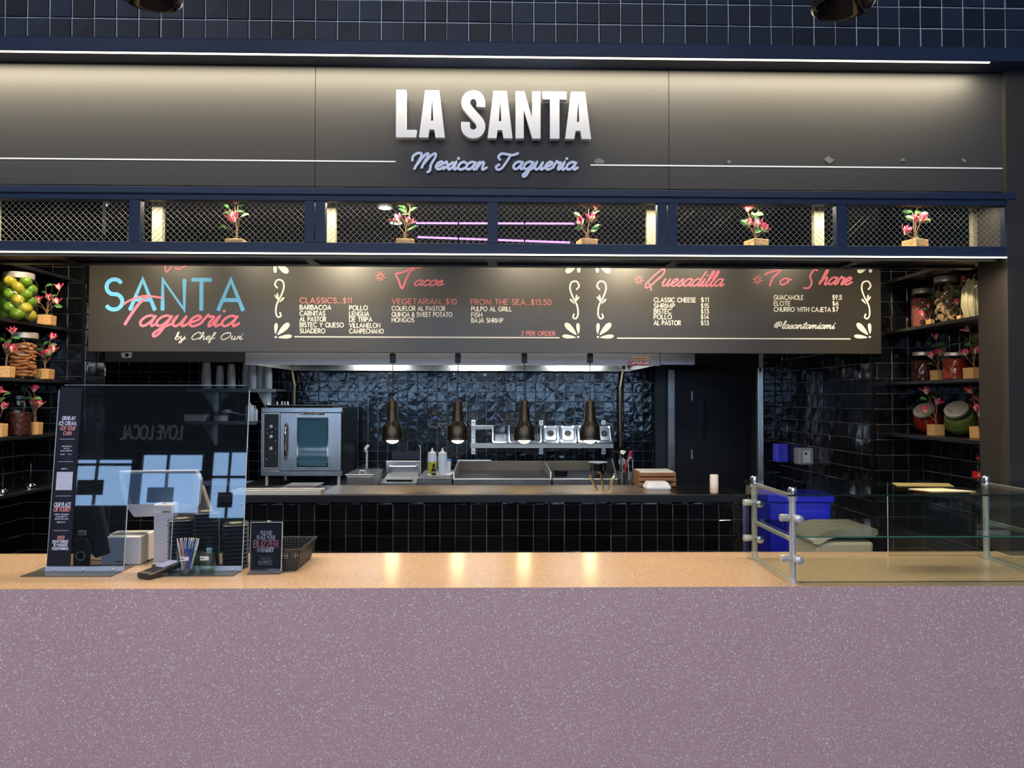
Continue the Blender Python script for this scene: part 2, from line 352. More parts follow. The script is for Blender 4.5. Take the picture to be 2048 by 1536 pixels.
# ------------------------------------------------------------------ stroke lettering
def arc(cx, cy, rx, ry, a0, a1, n=None):
    n = n or max(4, int(abs(a1 - a0) / 13)); return [(cx + rx * math.cos(R(a0 + (a1 - a0) * i / n)), cy + ry * math.sin(R(a0 + (a1 - a0) * i / n))) for i in range(n + 1)]
CAPS = {
 'A': (.82, [[(0, 0), (.41, 1), (.82, 0)], [(.15, .33), (.67, .33)]]),
 'B': (.60, [[(0, 0), (0, 1), (.30, 1)] + arc(.30, .77, .24, .23, 80, -80) + [(0, .54)], [(.3, .54)] + arc(.32, .27, .28, .27, 80, -80) + [(.3, 0), (0, 0)]]),
 'C': (.80, [arc(.48, .5, .48, .5, 48, 312)]),
 'D': (.76, [[(0, 0), (0, 1), (.28, 1)] + arc(.28, .5, .48, .5, 80, -80) + [(.28, 0), (0, 0)]]),
 'E': (.52, [[(.52, 1), (0, 1), (0, 0), (.52, 0)], [(0, .52), (.46, .52)]]),
 'F': (.50, [[(.50, 1), (0, 1), (0, 0)], [(0, .52), (.44, .52)]]),
 'G': (.92, [arc(.48, .5, .48, .5, 48, 355) + [(.55, .46)]]),
 'H': (.70, [[(0, 0), (0, 1)], [(.7, 0), (.7, 1)], [(0, .52), (.7, .52)]]),
 'I': (.02, [[(0, 0), (0, 1)]]),
 'J': (.42, [[(.42, 1), (.42, .25)] + arc(.22, .22, .2, .22, 0, -150)]),
 'K': (.62, [[(0, 0), (0, 1)], [(.58, 1), (0, .42)], [(.2, .6), (.62, 0)]]),
 'L': (.50, [[(0, 1), (0, 0), (.5, 0)]]),
 'M': (.86, [[(0, 0), (.08, 1), (.43, .2), (.78, 1), (.86, 0)]]),
 'N': (.72, [[(0, 0), (0, 1), (.72, 0), (.72, 1)]]),
 'O': (.96, [arc(.48, .5, .48, .5, 90, 450)]),
 'P': (.56, [[(0, 0), (0, 1), (.28, 1)] + arc(.28, .74, .28, .26, 80, -80) + [(.28, .48), (0, .48)]]),
 'Q': (.96, [arc(.48, .5, .48, .5, 90, 450), [(.6, .25), (.92, -.05)]]),
 'R': (.60, [[(0, 0), (0, 1), (.28, 1)] + arc(.28, .75, .28, .25, 80, -80) + [(.28, .5), (0, .5)], [(.25, .5), (.6, 0)]]),
 'S': (.56, [arc(.29, .75, .26, .25, 35, 250) + arc(.28, .26, .28, .26, 70, -145)]),
 'T': (.62, [[(0, 1), (.62, 1)], [(.31, 1), (.31, 0)]]),
 'U': (.68, [[(0, 1), (0, .34)] + arc(.34, .34, .34, .34, 180, 360) + [(.68, 1)]]),
 'V': (.80, [[(0, 1), (.4, 0), (.8, 1)]]),
 'W': (1.1, [[(0, 1), (.28, 0), (.55, .85), (.82, 0), (1.1, 1)]]),
 'X': (.70, [[(0, 0), (.7, 1)], [(0, 1), (.7, 0)]]),
 'Y': (.74, [[(0, 1), (.37, .48), (.74, 1)], [(.37, .48), (.37, 0)]]),
 'Z': (.62, [[(0, 1), (.62, 1), (0, 0), (.62, 0)]]),
 '0': (.62, [arc(.31, .5, .31, .5, 90, 450)]),
 '1': (.22, [[(0, .82), (.2, 1), (.2, 0)]]),
 '2': (.52, [arc(.26, .74, .26, .26, 160, -30) + [(0, 0), (.52, 0)]]),
 '3': (.50, [arc(.24, .75, .22, .25, 150, -80) + arc(.24, .27, .26, .27, 80, -150)]),
 '4': (.60, [[(.6, .28), (0, .28), (.45, 1), (.45, 0)]]),
 '5': (.52, [[(.48, 1), (.1, 1), (.05, .58)] + arc(.24, .32, .28, .32, 110, -150)]),
 '6': (.54, [[(.42, 1), (.08, .48)] + arc(.27, .28, .27, .28, 150, 510)]),
 '7': (.50, [[(0, 1), (.5, 1), (.15, 0)]]),
 '9': (.54, [arc(.27, .72, .27, .28, -30, 330) + [(.15, 0)]]),
 '$': (.50, [arc(.26, .72, .22, .2, 35, 250) + arc(.24, .28, .24, .22, 70, -145), [(.25, -.12), (.25, 1.12)]]),
 '&': (.70, [[(.7, 0), (.15, .72)] + arc(.3, .82, .17, .17, 200, -30) + [(.08, .38)] + arc(.26, .22, .24, .22, 150, 330) + [(.62, .5)]]),
 '.': (.04, [[(.02, .03)]]), ',': (.08, [[(.06, .06), (.0, -.12)]]), "'": (.04, [[(.02, 1), (.0, .8)]]),
 '!': (.04, [[(.02, 1), (.02, .3)], [(.02, .03)]]), '?': (.46, [arc(.23, .76, .22, .24, 160, -70) + [(.23, .3)], [(.23, .03)]]),
 '-': (.3, [[(0, .45), (.3, .45)]]), ' ': (.28, []),
}
_ao = [(.78, .8), (.5, 1.0), (.18, .82), (.04, .4), (.2, .04), (.48, .12), (.76, .7)]
SCRIPT = {  # width, strokes (smoothed); x-height 1, ascender about 2
 'a': (.98, [_ao, [(.8, .98), (.72, .35), (.84, .02), (1.1, .3)]]),
 'b': (.86, [[(0, .25), (.28, 1.1), (.36, 1.95), (.2, 2.0), (.12, 1.2), (.1, .3), (.3, 0), (.62, .2), (.66, .7), (.42, .9), (.2, .6)]]),
 'c': (.76, [[(.68, .8), (.45, 1.0), (.14, .78), (.05, .35), (.25, .0), (.55, .08), (.85, .38)]]),
 'd': (.98, [_ao, [(.98, 2.0), (.78, .9), (.72, .3), (.86, .02), (1.1, .3)]]),
 'e': (.78, [[(.0, .3), (.4, .5), (.62, .82), (.4, 1.0), (.12, .7), (.1, .25), (.34, 0), (.62, .12), (.86, .38)]]),
 'f': (.6, [[(0, .3), (.35, 1.1), (.5, 1.85), (.32, 2.0), (.2, 1.3), (.12, -.3), (.02, -.9), (-.1, -.6), (.2, .2), (.7, .4)]]),
 'h': (.94, [[(.0, .3), (.32, 1.2), (.36, 1.95), (.18, 1.9), (.08, 0)], [(.08, .1), (.35, .85), (.6, .95), (.64, .5), (.62, .1), (.78, 0), (1.0, .3)]]),
 'i': (.5, [[(.0, .3), (.22, .98), (.16, .3), (.28, 0), (.56, .3)], [(.34, 1.45)]]),
 'l': (.52, [[(0, .3), (.34, 1.2), (.42, 1.95), (.24, 1.95), (.14, .9), (.14, .2), (.3, 0), (.58, .3)]]),
 'm': (1.4, [[(0, .4), (.14, .95), (.06, 0)], [(.08, .2), (.34, .9), (.54, .9), (.5, 0)], [(.52, .2), (.8, .9), (1.0, .88), (.98, .2), (1.12, 0), (1.4, .3)]]),
 'n': (.98, [[(0, .4), (.14, .95), (.06, 0)], [(.08, .2), (.36, .9), (.6, .9), (.58, .25), (.7, 0), (1.0, .3)]]),
 'o': (.84, [[(.5, 1.0), (.18, .85), (.04, .4), (.22, 0), (.52, .08), (.68, .55), (.5, .98), (.62, .8), (.95, .75)]]),
 'q': (.98, [_ao, [(.8, .98), (.66, .1), (.5, -.7), (.28, -.98), (.18, -.7), (.5, -.2), (1.1, .3)]]),
 'r': (.72, [[(0, .3), (.2, 1.05), (.32, .9), (.6, .88), (.5, .3), (.58, 0), (.82, .3)]]),
 's': (.66, [[(.0, .2), (.34, .95), (.5, .8)], [(.34, .92), (.44, .55), (.48, .2), (.26, 0), (.06, .12)], [(.4, .06), (.76, .34)]]),
 't': (.6, [[(0, .3), (.34, 1.1), (.42, 1.7)], [(.42, 1.7), (.16, .4), (.26, 0), (.62, .3)], [(-.05, 1.15), (.65, 1.25)]]),
 'u': (.98, [[(0, .4), (.14, .95), (.08, .3), (.26, 0), (.5, .2), (.7, .95)], [(.7, .95), (.64, .25), (.76, 0), (1.04, .3)]]),
 'v': (.8, [[(0, .5), (.12, .95), (.2, .2), (.3, 0), (.6, .6), (.6, .95), (.9, .8)]]),
 'w': (1.15, [[(0, .5), (.12, .95), (.1, .25), (.3, 0), (.52, .5), (.54, .9)], [(.54, .9), (.52, .2), (.7, 0), (.95, .5), (.92, .95), (1.2, .8)]]),
 'x': (.84, [[(.0, .75), (.16, .98), (.36, .5), (.56, 0), (.86, .28)], [(.78, .95), (.4, .45), (.02, .02)]]),
 'y': (.9, [[(0, .5), (.12, .95), (.1, .3), (.3, .05), (.6, .4), (.74, .95)], [(.74, .95), (.6, 0), (.4, -.8), (.14, -.95), (.1, -.6), (.5, -.1), (1.0, .35)]]),
 'M': (2.2, [[(-.1, 1.1), (-.15, 1.7), (.25, 2.1), (.62, 1.9), (.5, 1.0), (.3, 0)], [(.4, .5), (.8, 1.6), (1.1, 2.05), (1.25, 1.8), (1.05, .9), (.95, .15)], [(1.05, .7), (1.5, 1.75), (1.85, 2.05), (1.95, 1.6), (1.75, .6), (1.8, -.15), (1.6, -.4)]]),
 'T': (1.5, [[(0.15, 1.2), (-.1, 1.6), (.1, 2.0), (.6, 1.95), (1.2, 1.85), (1.65, 2.1)], [(1.0, 1.9), (.8, 1.0), (.5, .1), (.15, -.05), (-.05, .3), (.2, .6)]]),
 't1': (1.5, [[(.1, 1.4), (.6, 2.0), (1.5, 2.2), (2.6, 2.05)], [(1.55, 2.15), (1.1, 1.2), (.4, .1), (.3, -.3)]]),
 'C': (1.3, [[(1.1, 1.5), (1.15, 1.95), (.7, 2.0), (.2, 1.3), (.05, .5), (.35, 0), (.85, .15), (1.3, .5)]]),
 'O': (1.5, [[(.8, 2.0), (.25, 1.5), (.05, .6), (.4, 0), (.95, .3), (1.3, 1.2), (1.1, 1.95), (.7, 1.7)]]),
 'S': (1.4, [[(1.5, 1.75), (1.35, 2.3), (.95, 2.0), (.85, 1.3), (.9, .6), (.55, -.1), (.05, -.35), (-.25, 0)]]),
 'Q': (1.7, [[(1.0, .9), (1.35, 1.6), (1.2, 2.3), (.75, 2.0), (.2, 1.0), (-.1, .2), (.1, -.25), (.55, .1), (1.1, 1.2)], [(.2, .35), (.55, -.1), (.8, -.6)]]),
 'L': (1.4, [[(.9, 2.2), (.5, 1.2), (.2, .2), (.0, 0), (.5, .15), (1.3, .4)]]),
 '@': (1.7, [[(1.0, 1.2), (.7, 1.35), (.45, .9), (.6, .6), (.95, .85), (1.05, 1.2), (.98, .7), (1.25, .7), (1.45, 1.2), (1.1, 1.75), (.5, 1.6), (.1, 1.0), (.25, .4), (.8, .25)]]),
 ' ': (.6, []),
}
_SM = {}
def glyph(font, ch):
    if font is CAPS: return CAPS[ch]
    if ch not in _SM:
        wd, st = SCRIPT[ch]; _SM[ch] = (wd, [smooth_line(s_, 5) if len(s_) > 2 else list(s_) for s_ in st])
    return _SM[ch]
def text(mb, s, x0, x1, z, h, wd, font=CAPS, y=0.0, slant=0.0, track=None, depth=0.0, align=None, M=None, rot=0.0):
    """write s from x0 to x1 with its baseline at z, capitals h high (script: x-height h), strokes wd wide"""
    track = (0.26 if font is CAPS else 0.0) if track is None else track
    pen = 0; lines = []
    for ch in s:
        gw, st = glyph(font, ch)
        for ln in st: lines.append([(pen + a, b) for a, b in ln])
        pen += gw + track
    pen -= track; k = (x1 - x0) / pen if x1 is not None else h
    for ln in lines:
        P = [(x0 + a * k + slant * b * h, z + b * h) for a, b in ln]
        if rot: P = [(x0 + (a - x0) * math.cos(rot) - (b - z) * math.sin(rot), z + (a - x0) * math.sin(rot) + (b - z) * math.cos(rot)) for a, b in P]
        mb.strip(P, wd, y, depth, M)
    return mb
def ptext(mb, s, u0, u1, v, hpx, wpx, Y, font=CAPS, slant=0.0, track=None, depth=0.0, off=0.0):
    a, b = U(u0, v, Y), U(u1, v, Y); k = Y / F
    text(mb, s, a.x, b.x, a.z, hpx * k, wpx * k, font, Y - off, slant, track, depth); return mb

# ------------------------------------------------------------------ tiles
PITCH = 0.1
def tile_mesh(size, seed, th=0.009):
    r = random.Random(seed); h = size / 2; j = lambda: r.uniform(-.0009, .0009); t = lambda: r.uniform(-.0012, .0012); bv = 0.0035
    c = [(-h, -h), (h, -h), (h, h), (-h, h)]
    v = [(x + j(), 0, z + j()) for x, z in c]; v += [(x, -th + .0035, z) for x, _, z in v]
    v += [(x * (1 - bv / h), -th + t(), z * (1 - bv / h)) for x, _, z in v[:4]]
    f = []
    for k in range(4):
        n = (k + 1) % 4; f += [(k, n, n + 4, k + 4), (k + 4, n + 4, n + 8, k + 8)]
    f.append((8, 9, 10, 11)); return v, f
def tiled(name, loc, rz, W, H, m, grout, pitch=PITCH, gap=0.0045, limit=290, key=None, parent=None, zoff=0.0, xoff=0.0, skip=None, thick=0.12, th=0.009):
    """a wall facing its own -y, covered in separate glazed tiles"""
    root = MB().box(0, W, 0, thick, 0, H).build(name, grout, parent, loc=loc, rot=(0, 0, rz))
    if not parent: root['kind'] = 'structure'
    full = []
    for q in range(8):
        b = MB(); b.add(*tile_mesh(pitch - gap, q, th)); full.append(b.mesh('tile', m))
    cells = []
    nx = int(math.ceil((W - xoff) / pitch)) + 1; nz = int(math.ceil((H - zoff) / pitch)) + 1
    for i in range(-1, nx):
        for k in range(-1, nz):
            a0, a1 = max(0, xoff + i * pitch), min(W, xoff + (i + 1) * pitch); c0, c1 = max(0, zoff + k * pitch), min(H, zoff + (k + 1) * pitch)
            if a1 - a0 < 0.012 or c1 - c0 < 0.012: continue
            if skip and skip((a0 + a1) / 2, (c0 + c1) / 2): continue
            cells.append(((a0 + a1) / 2, (c0 + c1) / 2, (a1 - a0) / pitch, (c1 - c0) / pitch))
    if key: cells.sort(key=key)
    rnd = random.Random(len(cells))
    for (x, z, sx, sz) in cells[:limit]:
        inst('tile', full[rnd.randrange(8)], root, (x + rnd.uniform(-.0006, .0006), -.0002, z + rnd.uniform(-.0006, .0006)), (rnd.uniform(-.006, .006), 0, rnd.uniform(-.006, .006)), (sx, 1, sz))
    if len(cells) > limit:
        b = MB()
        for (x, z, sx, sz) in cells[limit:]:
            v, f = tile_mesh(pitch - gap, rnd.randrange(8)); b.add([(x + p[0] * sx, p[1] - .0002, z + p[2] * sz) for p in v], f)
        o = b.build('tile', m, root); o['kind'] = 'stuff'
    return root

# ================================================================== SETTING
YC0, YC1, HC = 2.75, 3.38, 0.936           # service counter front, back, height
YF, YP, YG = 3.25, 3.31, 3.29               # tiled fascia, sign panel, planter grille
YW = 4.84                                    # plane of the kitchen counter and the side returns
YB = 7.65                                    # kitchen back wall
XL, XR = -2.62, 2.277
struct('floor', MB().box(-11, 9, -9.3, 4.6, -.06, 0), FLOORM)
struct('floor', MB().box(-4.4, 3.4, 4.6, 9, -.06, 0), KFLOOR)
struct('ceiling', MB().box(-4.4, 3.4, 3.45, 9, 3.35, 3.43), mat('ceiling_grey', (84, 82, 80), .7))

# tiled fascia over the sign
zb = U(1000, 97, YF).z
tiled('wall_front', (-3.0, YF, zb), 0, 6.6, .62, TILEF, GROUT, pitch=.0952, gap=.0044, zoff=(U(1000, 47, YF).z - zb) % .0952 - .0952, xoff=.02, thick=.25, th=.0045, limit=300, key=lambda c: c[1] + (0 if c[0] < 5.5 else 5))
zl_ = 1.62 + 693 * 3.2 / 1500
struct('trim_1', MB().box(-3.0, 3.6, 3.19, YP + .04, zl_, zb)  .box(-3, 3.6, 3.20, YF, zb, zb + .008), NAVY, bevel=.003)
led = MB().box(-3.0, 2.15, 3.196, 3.204, zl_ - .004, zl_ + .0005).build('led_strip', LED)
tag(led, 'warm thin light strip along the ledge above the big sign', 'light strip')

# sign fascia: three panels, letters, lines
zt, zbm = zl_ - .001, U(1000, 376, YP).z
sf = thing('shop_sign', 'long charcoal sign fascia with white LA SANTA letters and script below', 'sign', (0, YP, zbm))
xs = [-3.0, U(630, 300, YP).x, U(1338, 300, YP).x, U(2034, 300, YP).x]
for i in range(3):
    MB().box(xs[i] + .001, xs[i + 1] - .001, 0, .03, 0, zt - zbm).build('panel', PANEL, sf, bevel=.0015)
LETW = mat('letter_white', (214, 214, 218), .45)
hb = 96 / F * (YP - .04); LX = lambda u: U(u, 277, YP - .04).x
A_ = [[(0, 0), (.12, 1), (.40, 1), (.52, 0), (.33, 0), (.305, .17), (.21, .17), (.185, 0)], [(.235, .36), (.285, .36), (.262, .80)]]
LET = {
 'L': [[(0, 0), (.42, 0), (.42, .16), (.205, .16), (.205, 1), (0, 1)]],
 'A': A_,
 'N': [[(0, 0), (.165, 0), (.165, .60), (.335, 0), (.5, 0), (.5, 1), (.335, 1), (.335, .42), (.175, 1), (0, 1)]],
 'T': [[(.15, 0), (.345, 0), (.345, .83), (.49, .83), (.49, 1), (0, 1), (0, .83), (.15, .83)]],
}
def curve_mesh(name, polys, ext, m, bev=.0):
    cu = bpy.data.curves.new(name, 'CURVE'); cu.dimensions = '2D'; cu.fill_mode = 'BOTH'; cu.extrude = ext / 2; cu.bevel_depth = bev
    for pl in polys:
        sp = cu.splines.new('POLY'); sp.points.add(len(pl) - 1); sp.use_cyclic_u = True
        for p, q in zip(sp.points, pl): p.co = (q[0], q[1], 0, 1)
    o = bpy.data.objects.new(name, cu); COL.objects.link(o); dg = bpy.context.evaluated_depsgraph_get()
    me = bpy.data.meshes.new_from_object(o.evaluated_get(dg)); me.name = name; me.materials.clear(); me.materials.append(m)
    bpy.data.objects.remove(o); bpy.data.curves.remove(cu); return me
zl = U(985, 277, YP - .04).z - zbm
for ch, u0, u1 in (('L', 792, 833), ('A', 838, 890), ('S', 922, 971), ('A', 975, 1025), ('N', 1031, 1081), ('T', 1085, 1133), ('A', 1130, 1182)):
    x0, x1 = LX(u0), LX(u1)
    if ch == 'S':
        cl = smooth_line([(.40, .655), (.40, .78), (.345, .885), (.25, .915), (.155, .88), (.10, .79), (.105, .69), (.17, .59), (.30, .44), (.385, .33), (.405, .22), (.35, .115), (.25, .083), (.15, .115), (.095, .21), (.093, .335)], 5)
        b = MB().strip([(x0 + p[0] / .5 * (x1 - x0), zl + p[1] * hb) for p in cl], .185 * hb, -.045, .03, cap=False); b.build('letter', LETW, sf)
    else:
        P = LET[ch]; mw = max(q[0] for q in P[0])
        me = curve_mesh('letter', [[(q[0] / mw * (x1 - x0), q[1] * hb) for q in pl] for pl in P], .03, LETW)
        inst('letter', me, sf, (x0, -.03, zl), (R(90), 0, 0))
sx = MB()
for s, u0, u1 in (('Mexican', 822, 972), ('Taqueria', 992, 1152)):
    k = (YP - .016) / F; p0, p1 = U(u0, 338, YP - .016), U(u1, 338, YP - .016)
    text(sx, s, p0.x, p1.x, p0.z - zbm, 15.5 * k, 4.9 * k, SCRIPT, -.016, .28, None, .012)
sx.build('script_lettering', mat('script_white', (215, 225, 245), .5), sf)
for u0, u1, v0 in ((-60, 791, 325), (1181, 2008, 328.5)):
    a, b = U(u0, v0, YP), U(u1, v0, YP); z = U(1000, v0, YP).z - zbm
    MB().box(a.x, b.x, -.0008, 0, z - .003, z + .003).build('stripe', WHITE, sf)
for k, (u, v, s) in enumerate(((1198, 322, 9), (1458, 324, 5), (1657, 319, 9), (1806, 320, 5), (1928, 321, 5))):
    rr = random.Random(k); p = U(u, v, YP); MB().prism([(p.x + s * .0023 * math.cos(a / 9 * 2 * PI) * rr.uniform(.5, 1.3), p.z - zbm + s * .0017 * math.sin(a / 9 * 2 * PI) * rr.uniform(.4, 1.3)) for a in range(9)], -.0012, -.0002).build('adhesive_mark', mat('adhesive_grey', (112, 110, 108), .7), sf)

# planter grille (navy frame, wire mesh, posts, plants come later)
z0, z1 = U(1000, 508, YG).z, U(1000, 379, YG).z
o0, o1 = U(1000, 487, YG).z, U(1000, 404, YG).z
pf = thing('planter_grille', 'navy steel grille band with diamond wire mesh under the sign', 'grille', (0, YG, z0))
ops = [(-90, 257), (280, 608), (650, 975), (996, 1315), (1355, 1673), (1695, 2010)]
ox = [(U(a, 445, YG).x, U(b, 445, YG).x) for a, b in ops]; seams = [U(629, 445, YG).x, U(1335, 445, YG).x, U(2030, 445, YG).x]
MB().box(-3, seams[2], 0, .04, 0, o0 - z0).build('bottom_rail', NAVY, pf, bevel=.002)
MB().box(-3, seams[2], 0, .04, o1 - z0, z1 - z0).build('top_rail', NAVY, pf, bevel=.002)
MB().box(-3, seams[2], -.012, 0, z1 - z0 - .03, z1 - z0).build('top_lip', NAVY, pf, bevel=.002)
edges = [-3.0] + [x for ab in ox for x in ab] + [seams[2]]
for i in range(0, len(edges), 2):
    a, b = edges[i], edges[i + 1]
    cut = [s for s in seams[:2] if a < s < b]
    for (p, q) in ([(a, b)] if not cut else [(a, cut[0] - .0025), (cut[0] + .0025, b)]):
        if q - p > .002: MB().box(p, q, 0, .04, o0 - z0, o1 - z0).build('mullion', NAVY, pf, bevel=.002)
for (a, b) in ox:
    m_ = MB(); H = o1 - o0; st = .0265; r = .0008; n = int((b - a + H) / st) + 1
    for i in range(n):
        for sgn in (1, -1):
            x = a - H + i * st if sgn > 0 else a + i * st
            xa, za, xb, zb_ = (x, 0, x + H, H) if sgn > 0 else (x, 0, x - H, H)
            if xa > xb: xa, za, xb, zb_ = xb, zb_, xa, za
            sl = (zb_ - za) / (xb - xa)
            if xa < a: za += sl * (a - xa); xa = a
            if xb > b: zb_ += sl * (b - xb); xb = b
            if xb - xa > .003: m_.tube([(xa, .030 if sgn > 0 else .0316, o0 - z0 + za), (xb, .030 if sgn > 0 else .0316, o0 - z0 + zb_)], r, 4)
    mo = m_.build('wire_mesh', MESHW, pf); mo['kind'] = 'stuff'
strip2 = MB().box(-3, seams[2] - .02, YG - .004, YG + .008, z0 - .0045, z0 - .0005).build('led_strip', LED)
tag(strip2, 'bright thin light strip under the planter grille', 'light strip')
# soffit under and frame behind the planter
YS = 3.56
struct('trim_2', MB().box(-3, XR + .02, YG + .04, YS, z0 - .002, z0 + .018), BLACK)
sof = thing('soffit_frame', 'dark steel frame of bars under the planter box', 'frame', (0, YG, z0))
MB().box(-3, XR, .045, .085, -.012, -.001).build('front_bar', DARKSTEEL, sof)
MB().box(-3, XR, YS - YG - .05, YS - YG, -.012, -.001).build('rear_bar', DARKSTEEL, sof)
for u in (150, 629, 985, 1340, 1690):
    x = U(u, 520, 3.5).x; MB().box(x - .022, x + .022, .085, YS - YG - .05, -.012, -.001).build('cross_bar', DARKSTEEL, sof)
bf = thing('planter_back_frame', 'beige posts and rail seen behind the planter mesh', 'frame', (0, YS, z0 + .018))
zr = U(1000, 411, YS).z - z0
MB().box(-3, XR, -.03, 0, zr - .008, zr + .010).build('rail', POSTM, bf)
for u in (-8, 320, 664, 1301, 1633, 1948):
    x = U(u, 445, YS).x; MB().box(x - .024, x + .024, -.03, 0, 0, zr - .008).build('post', POSTM, bf)

# pillar on the right, hidden wall end on the left
struct('wall_right', MB().box(XR, 3.6, 3.285, 3.49, HC, 3.3), PILLAR)
struct('wall_left', MB().box(-3.6, -3.06, 3.3, 4.1, 0, 3.3), PILLAR)
# tiled returns beside the kitchen opening and behind the shelves
LXs, RXs = -2.99, 2.79
tiled('wall_left', (LXs, YW, .55), 0, -2.635 - LXs, 2.05, TILE, GROUTD, thick=.25, zoff=.016, xoff=-.045)
tiled('wall_left', (-2.633, YW + .002, .55), R(90), .25, 2.05, TILE, GROUTD, zoff=.016, xoff=.03, thick=.004)
tiled('wall_left', (LXs, 4.1, .55), R(90), YW - 4.1, 2.05, TILE, GROUTD, zoff=.016)
XRW = 2.45
tiled('wall_right', (XRW, YW, .55), 0, RXs - XRW, 2.05, TILE, GROUTD, thick=.12, zoff=.016, xoff=.03)
tiled('wall_right', (XRW - .002, YW + .122, .55), R(-90), .12, 1.6, TILE, GROUTD, zoff=.016, xoff=.02, thick=.004)
tiled('wall_right', (RXs, YW, .55), R(-90), 1.2, 2.05, TILE, GROUTD, zoff=.016, limit=280)
tiled('wall_right', (XRW, 6.45, .55), R(-90), 6.45 - YW - .13, 1.6, TILE, GROUTD, zoff=.016, limit=300)
struct('trim_3', MB().box(XRW - .006, XRW + .006, YW - .012, YW - .001, .6, 2.62), DARKSTEEL)
struct('trim_4', MB().box(-2.642, -2.63, YW - .012, YW - .001, .6, 2.62), DARKSTEEL)
struct('wall_right', MB().box(XRW + .12, 3.4, YW + .12, 9, 0, 3.35), DARKWALL)
struct('wall_left', MB().box(-4.4, -4.2, 4.1, 9, 0, 3.35), DARKWALL)
struct('wall_left', MB().box(-4.2, -2.66, YW + .25, YW + .3, 0, 3.35), DARKWALL)
# kitchen back wall
XBL, XBR = -4.2, 1.72
tiled('wall_back', (XBL, YB, .8), 0, XBR - XBL, 1.35, TILEB, GROUTD, gap=.004, limit=300, key=lambda c: abs(c[0] + XBL + .1) + abs(c[1] - .7) * 2.2, skip=lambda x, z: z > 1.2)
struct('wall_back', MB().box(XBL, XBR, YB + .01, YB + .12, 2.15, 3.35), DARKWALL)
tiled('wall_back', (2.31, 6.45, .6), 0, XRW - 2.31, 1.45, TILEB, GROUTD, thick=.1)
struct('wall_back', MB().box(XBR, XBR + .05, 7.42, YB + .12, 0, 3.35), DARKWALL)
# service door recess with steel jambs
struct('door_1', MB().box(1.60, 2.9, 7.50, 7.56, 0, 3.3), mat('door_black', (20, 23, 30), .45))
dr = bpy.data.objects['door_1']
x = U(1495, 800, 7.49).x; MB().box(x, x + .006, 7.494, 7.50, 0, 2.0).build('door_gap', BLACK, dr)
for v0, v1 in ((783, 801), (900, 918)):
    a = U(1384, v0, 7.48); MB().box(a.x - .006, a.x + .006, 7.48, 7.50, U(1384, v1, 7.48).z, a.z).build('hinge', SATIN, dr)
a, b = U(1399, 797, 7.485), U(1410, 878, 7.485); MB().box(a.x, b.x, 7.485, 7.50, b.z, a.z).build('window_strip', mat('dim_glass', (22, 27, 36), .3), dr, bevel=.003)
def jamb(n, u0, u1, Y, d):
    a, b = U(u0, 800, Y), U(u1, 800, Y); struct(n, MB().box(a.x, b.x, Y, Y + d, 0, U(u0, 736, Y).z), STEEL, bevel=.004)
jamb('trim_5', 1337, 1350, 7.38, .06); jamb('trim_6', 1525, 1537, 6.45, .05)
jamb('trim_6', 1516, 1525, 6.50, .05)
a, b = U(1338, 733, 7.38), U(1530, 738, 6.45)
struct('trim_7', MB().add([(a.x, 7.38, a.z - .03), (b.x, 6.45, b.z - .03), (b.x, 6.45, b.z + .01), (a.x, 7.38, a.z + .02), (a.x, 7.44, a.z - .03), (b.x, 6.51, b.z - .03), (b.x, 6.51, b.z + .01), (a.x, 7.44, a.z + .02)],
       [(0, 1, 2, 3), (7, 6, 5, 4), (0, 4, 5, 1), (3, 2, 6, 7), (0, 3, 7, 4), (1, 5, 6, 2)]), DARKSTEEL)
# the hall behind the viewer, seen in the reflections
struct('wall_rear', MB().box(-11, 9, -9.3, -9.2, 0, 5.2), mat('rear_dark', (34, 38, 52), .6))
WIN = mat('daylit_window', (200, 220, 250), .5, emit=(165, 203, 248), estr=9.0)
for i, (x0, x1, wz0, wz1) in enumerate(((-8.5, -7.3, 1.85, 2.75), (-7.1, -5.9, 1.7, 2.85), (-5.7, -4.9, 1.6, 2.9), (-4.5, -2.6, 1.5, 2.9), (-2.2, -.6, 1.5, 2.9), (.2, 2.2, 1.5, 2.9), (2.8, 5.2, 1.5, 2.9))):
    wo = struct('window_%d' % (i + 1), MB().box(x0, x1, -9.2, -9.14, wz0, wz1), WIN)
    f_ = MB().box(x0 - .08, x0, -9.2, -9.06, wz0, wz1).box(x1, x1 + .08, -9.2, -9.06, wz0, wz1).box(x0, x1, -9.14, -9.08, wz0 + .78, wz0 + .83)
    xm = x0 + (x1 - x0) * .42; f_.box(xm - .02, xm + .02, -9.14, -9.08, wz0, wz1)
    f_.box(x0 + .15, x0 + (x1 - x0) * .55, -9.13, -9.09, wz0 + .2, wz0 + .5); f_.build('window_frame', MATTE, wo)
b = MB(); text(b, 'LOVE LOCAL', 0, 1.15, 0, .25, .036, CAPS, 0, 0, .2)
ll = b.build('hall_sign', mat('hall_sign_white', (235, 235, 240), .5, emit=(235, 235, 245), estr=.5), loc=(-6.0, -8.2, 3.05), rot=(0, 0, PI))
tag(ll, 'pale LOVE LOCAL lettering across the hall, mirrored in the clear shield', 'sign')

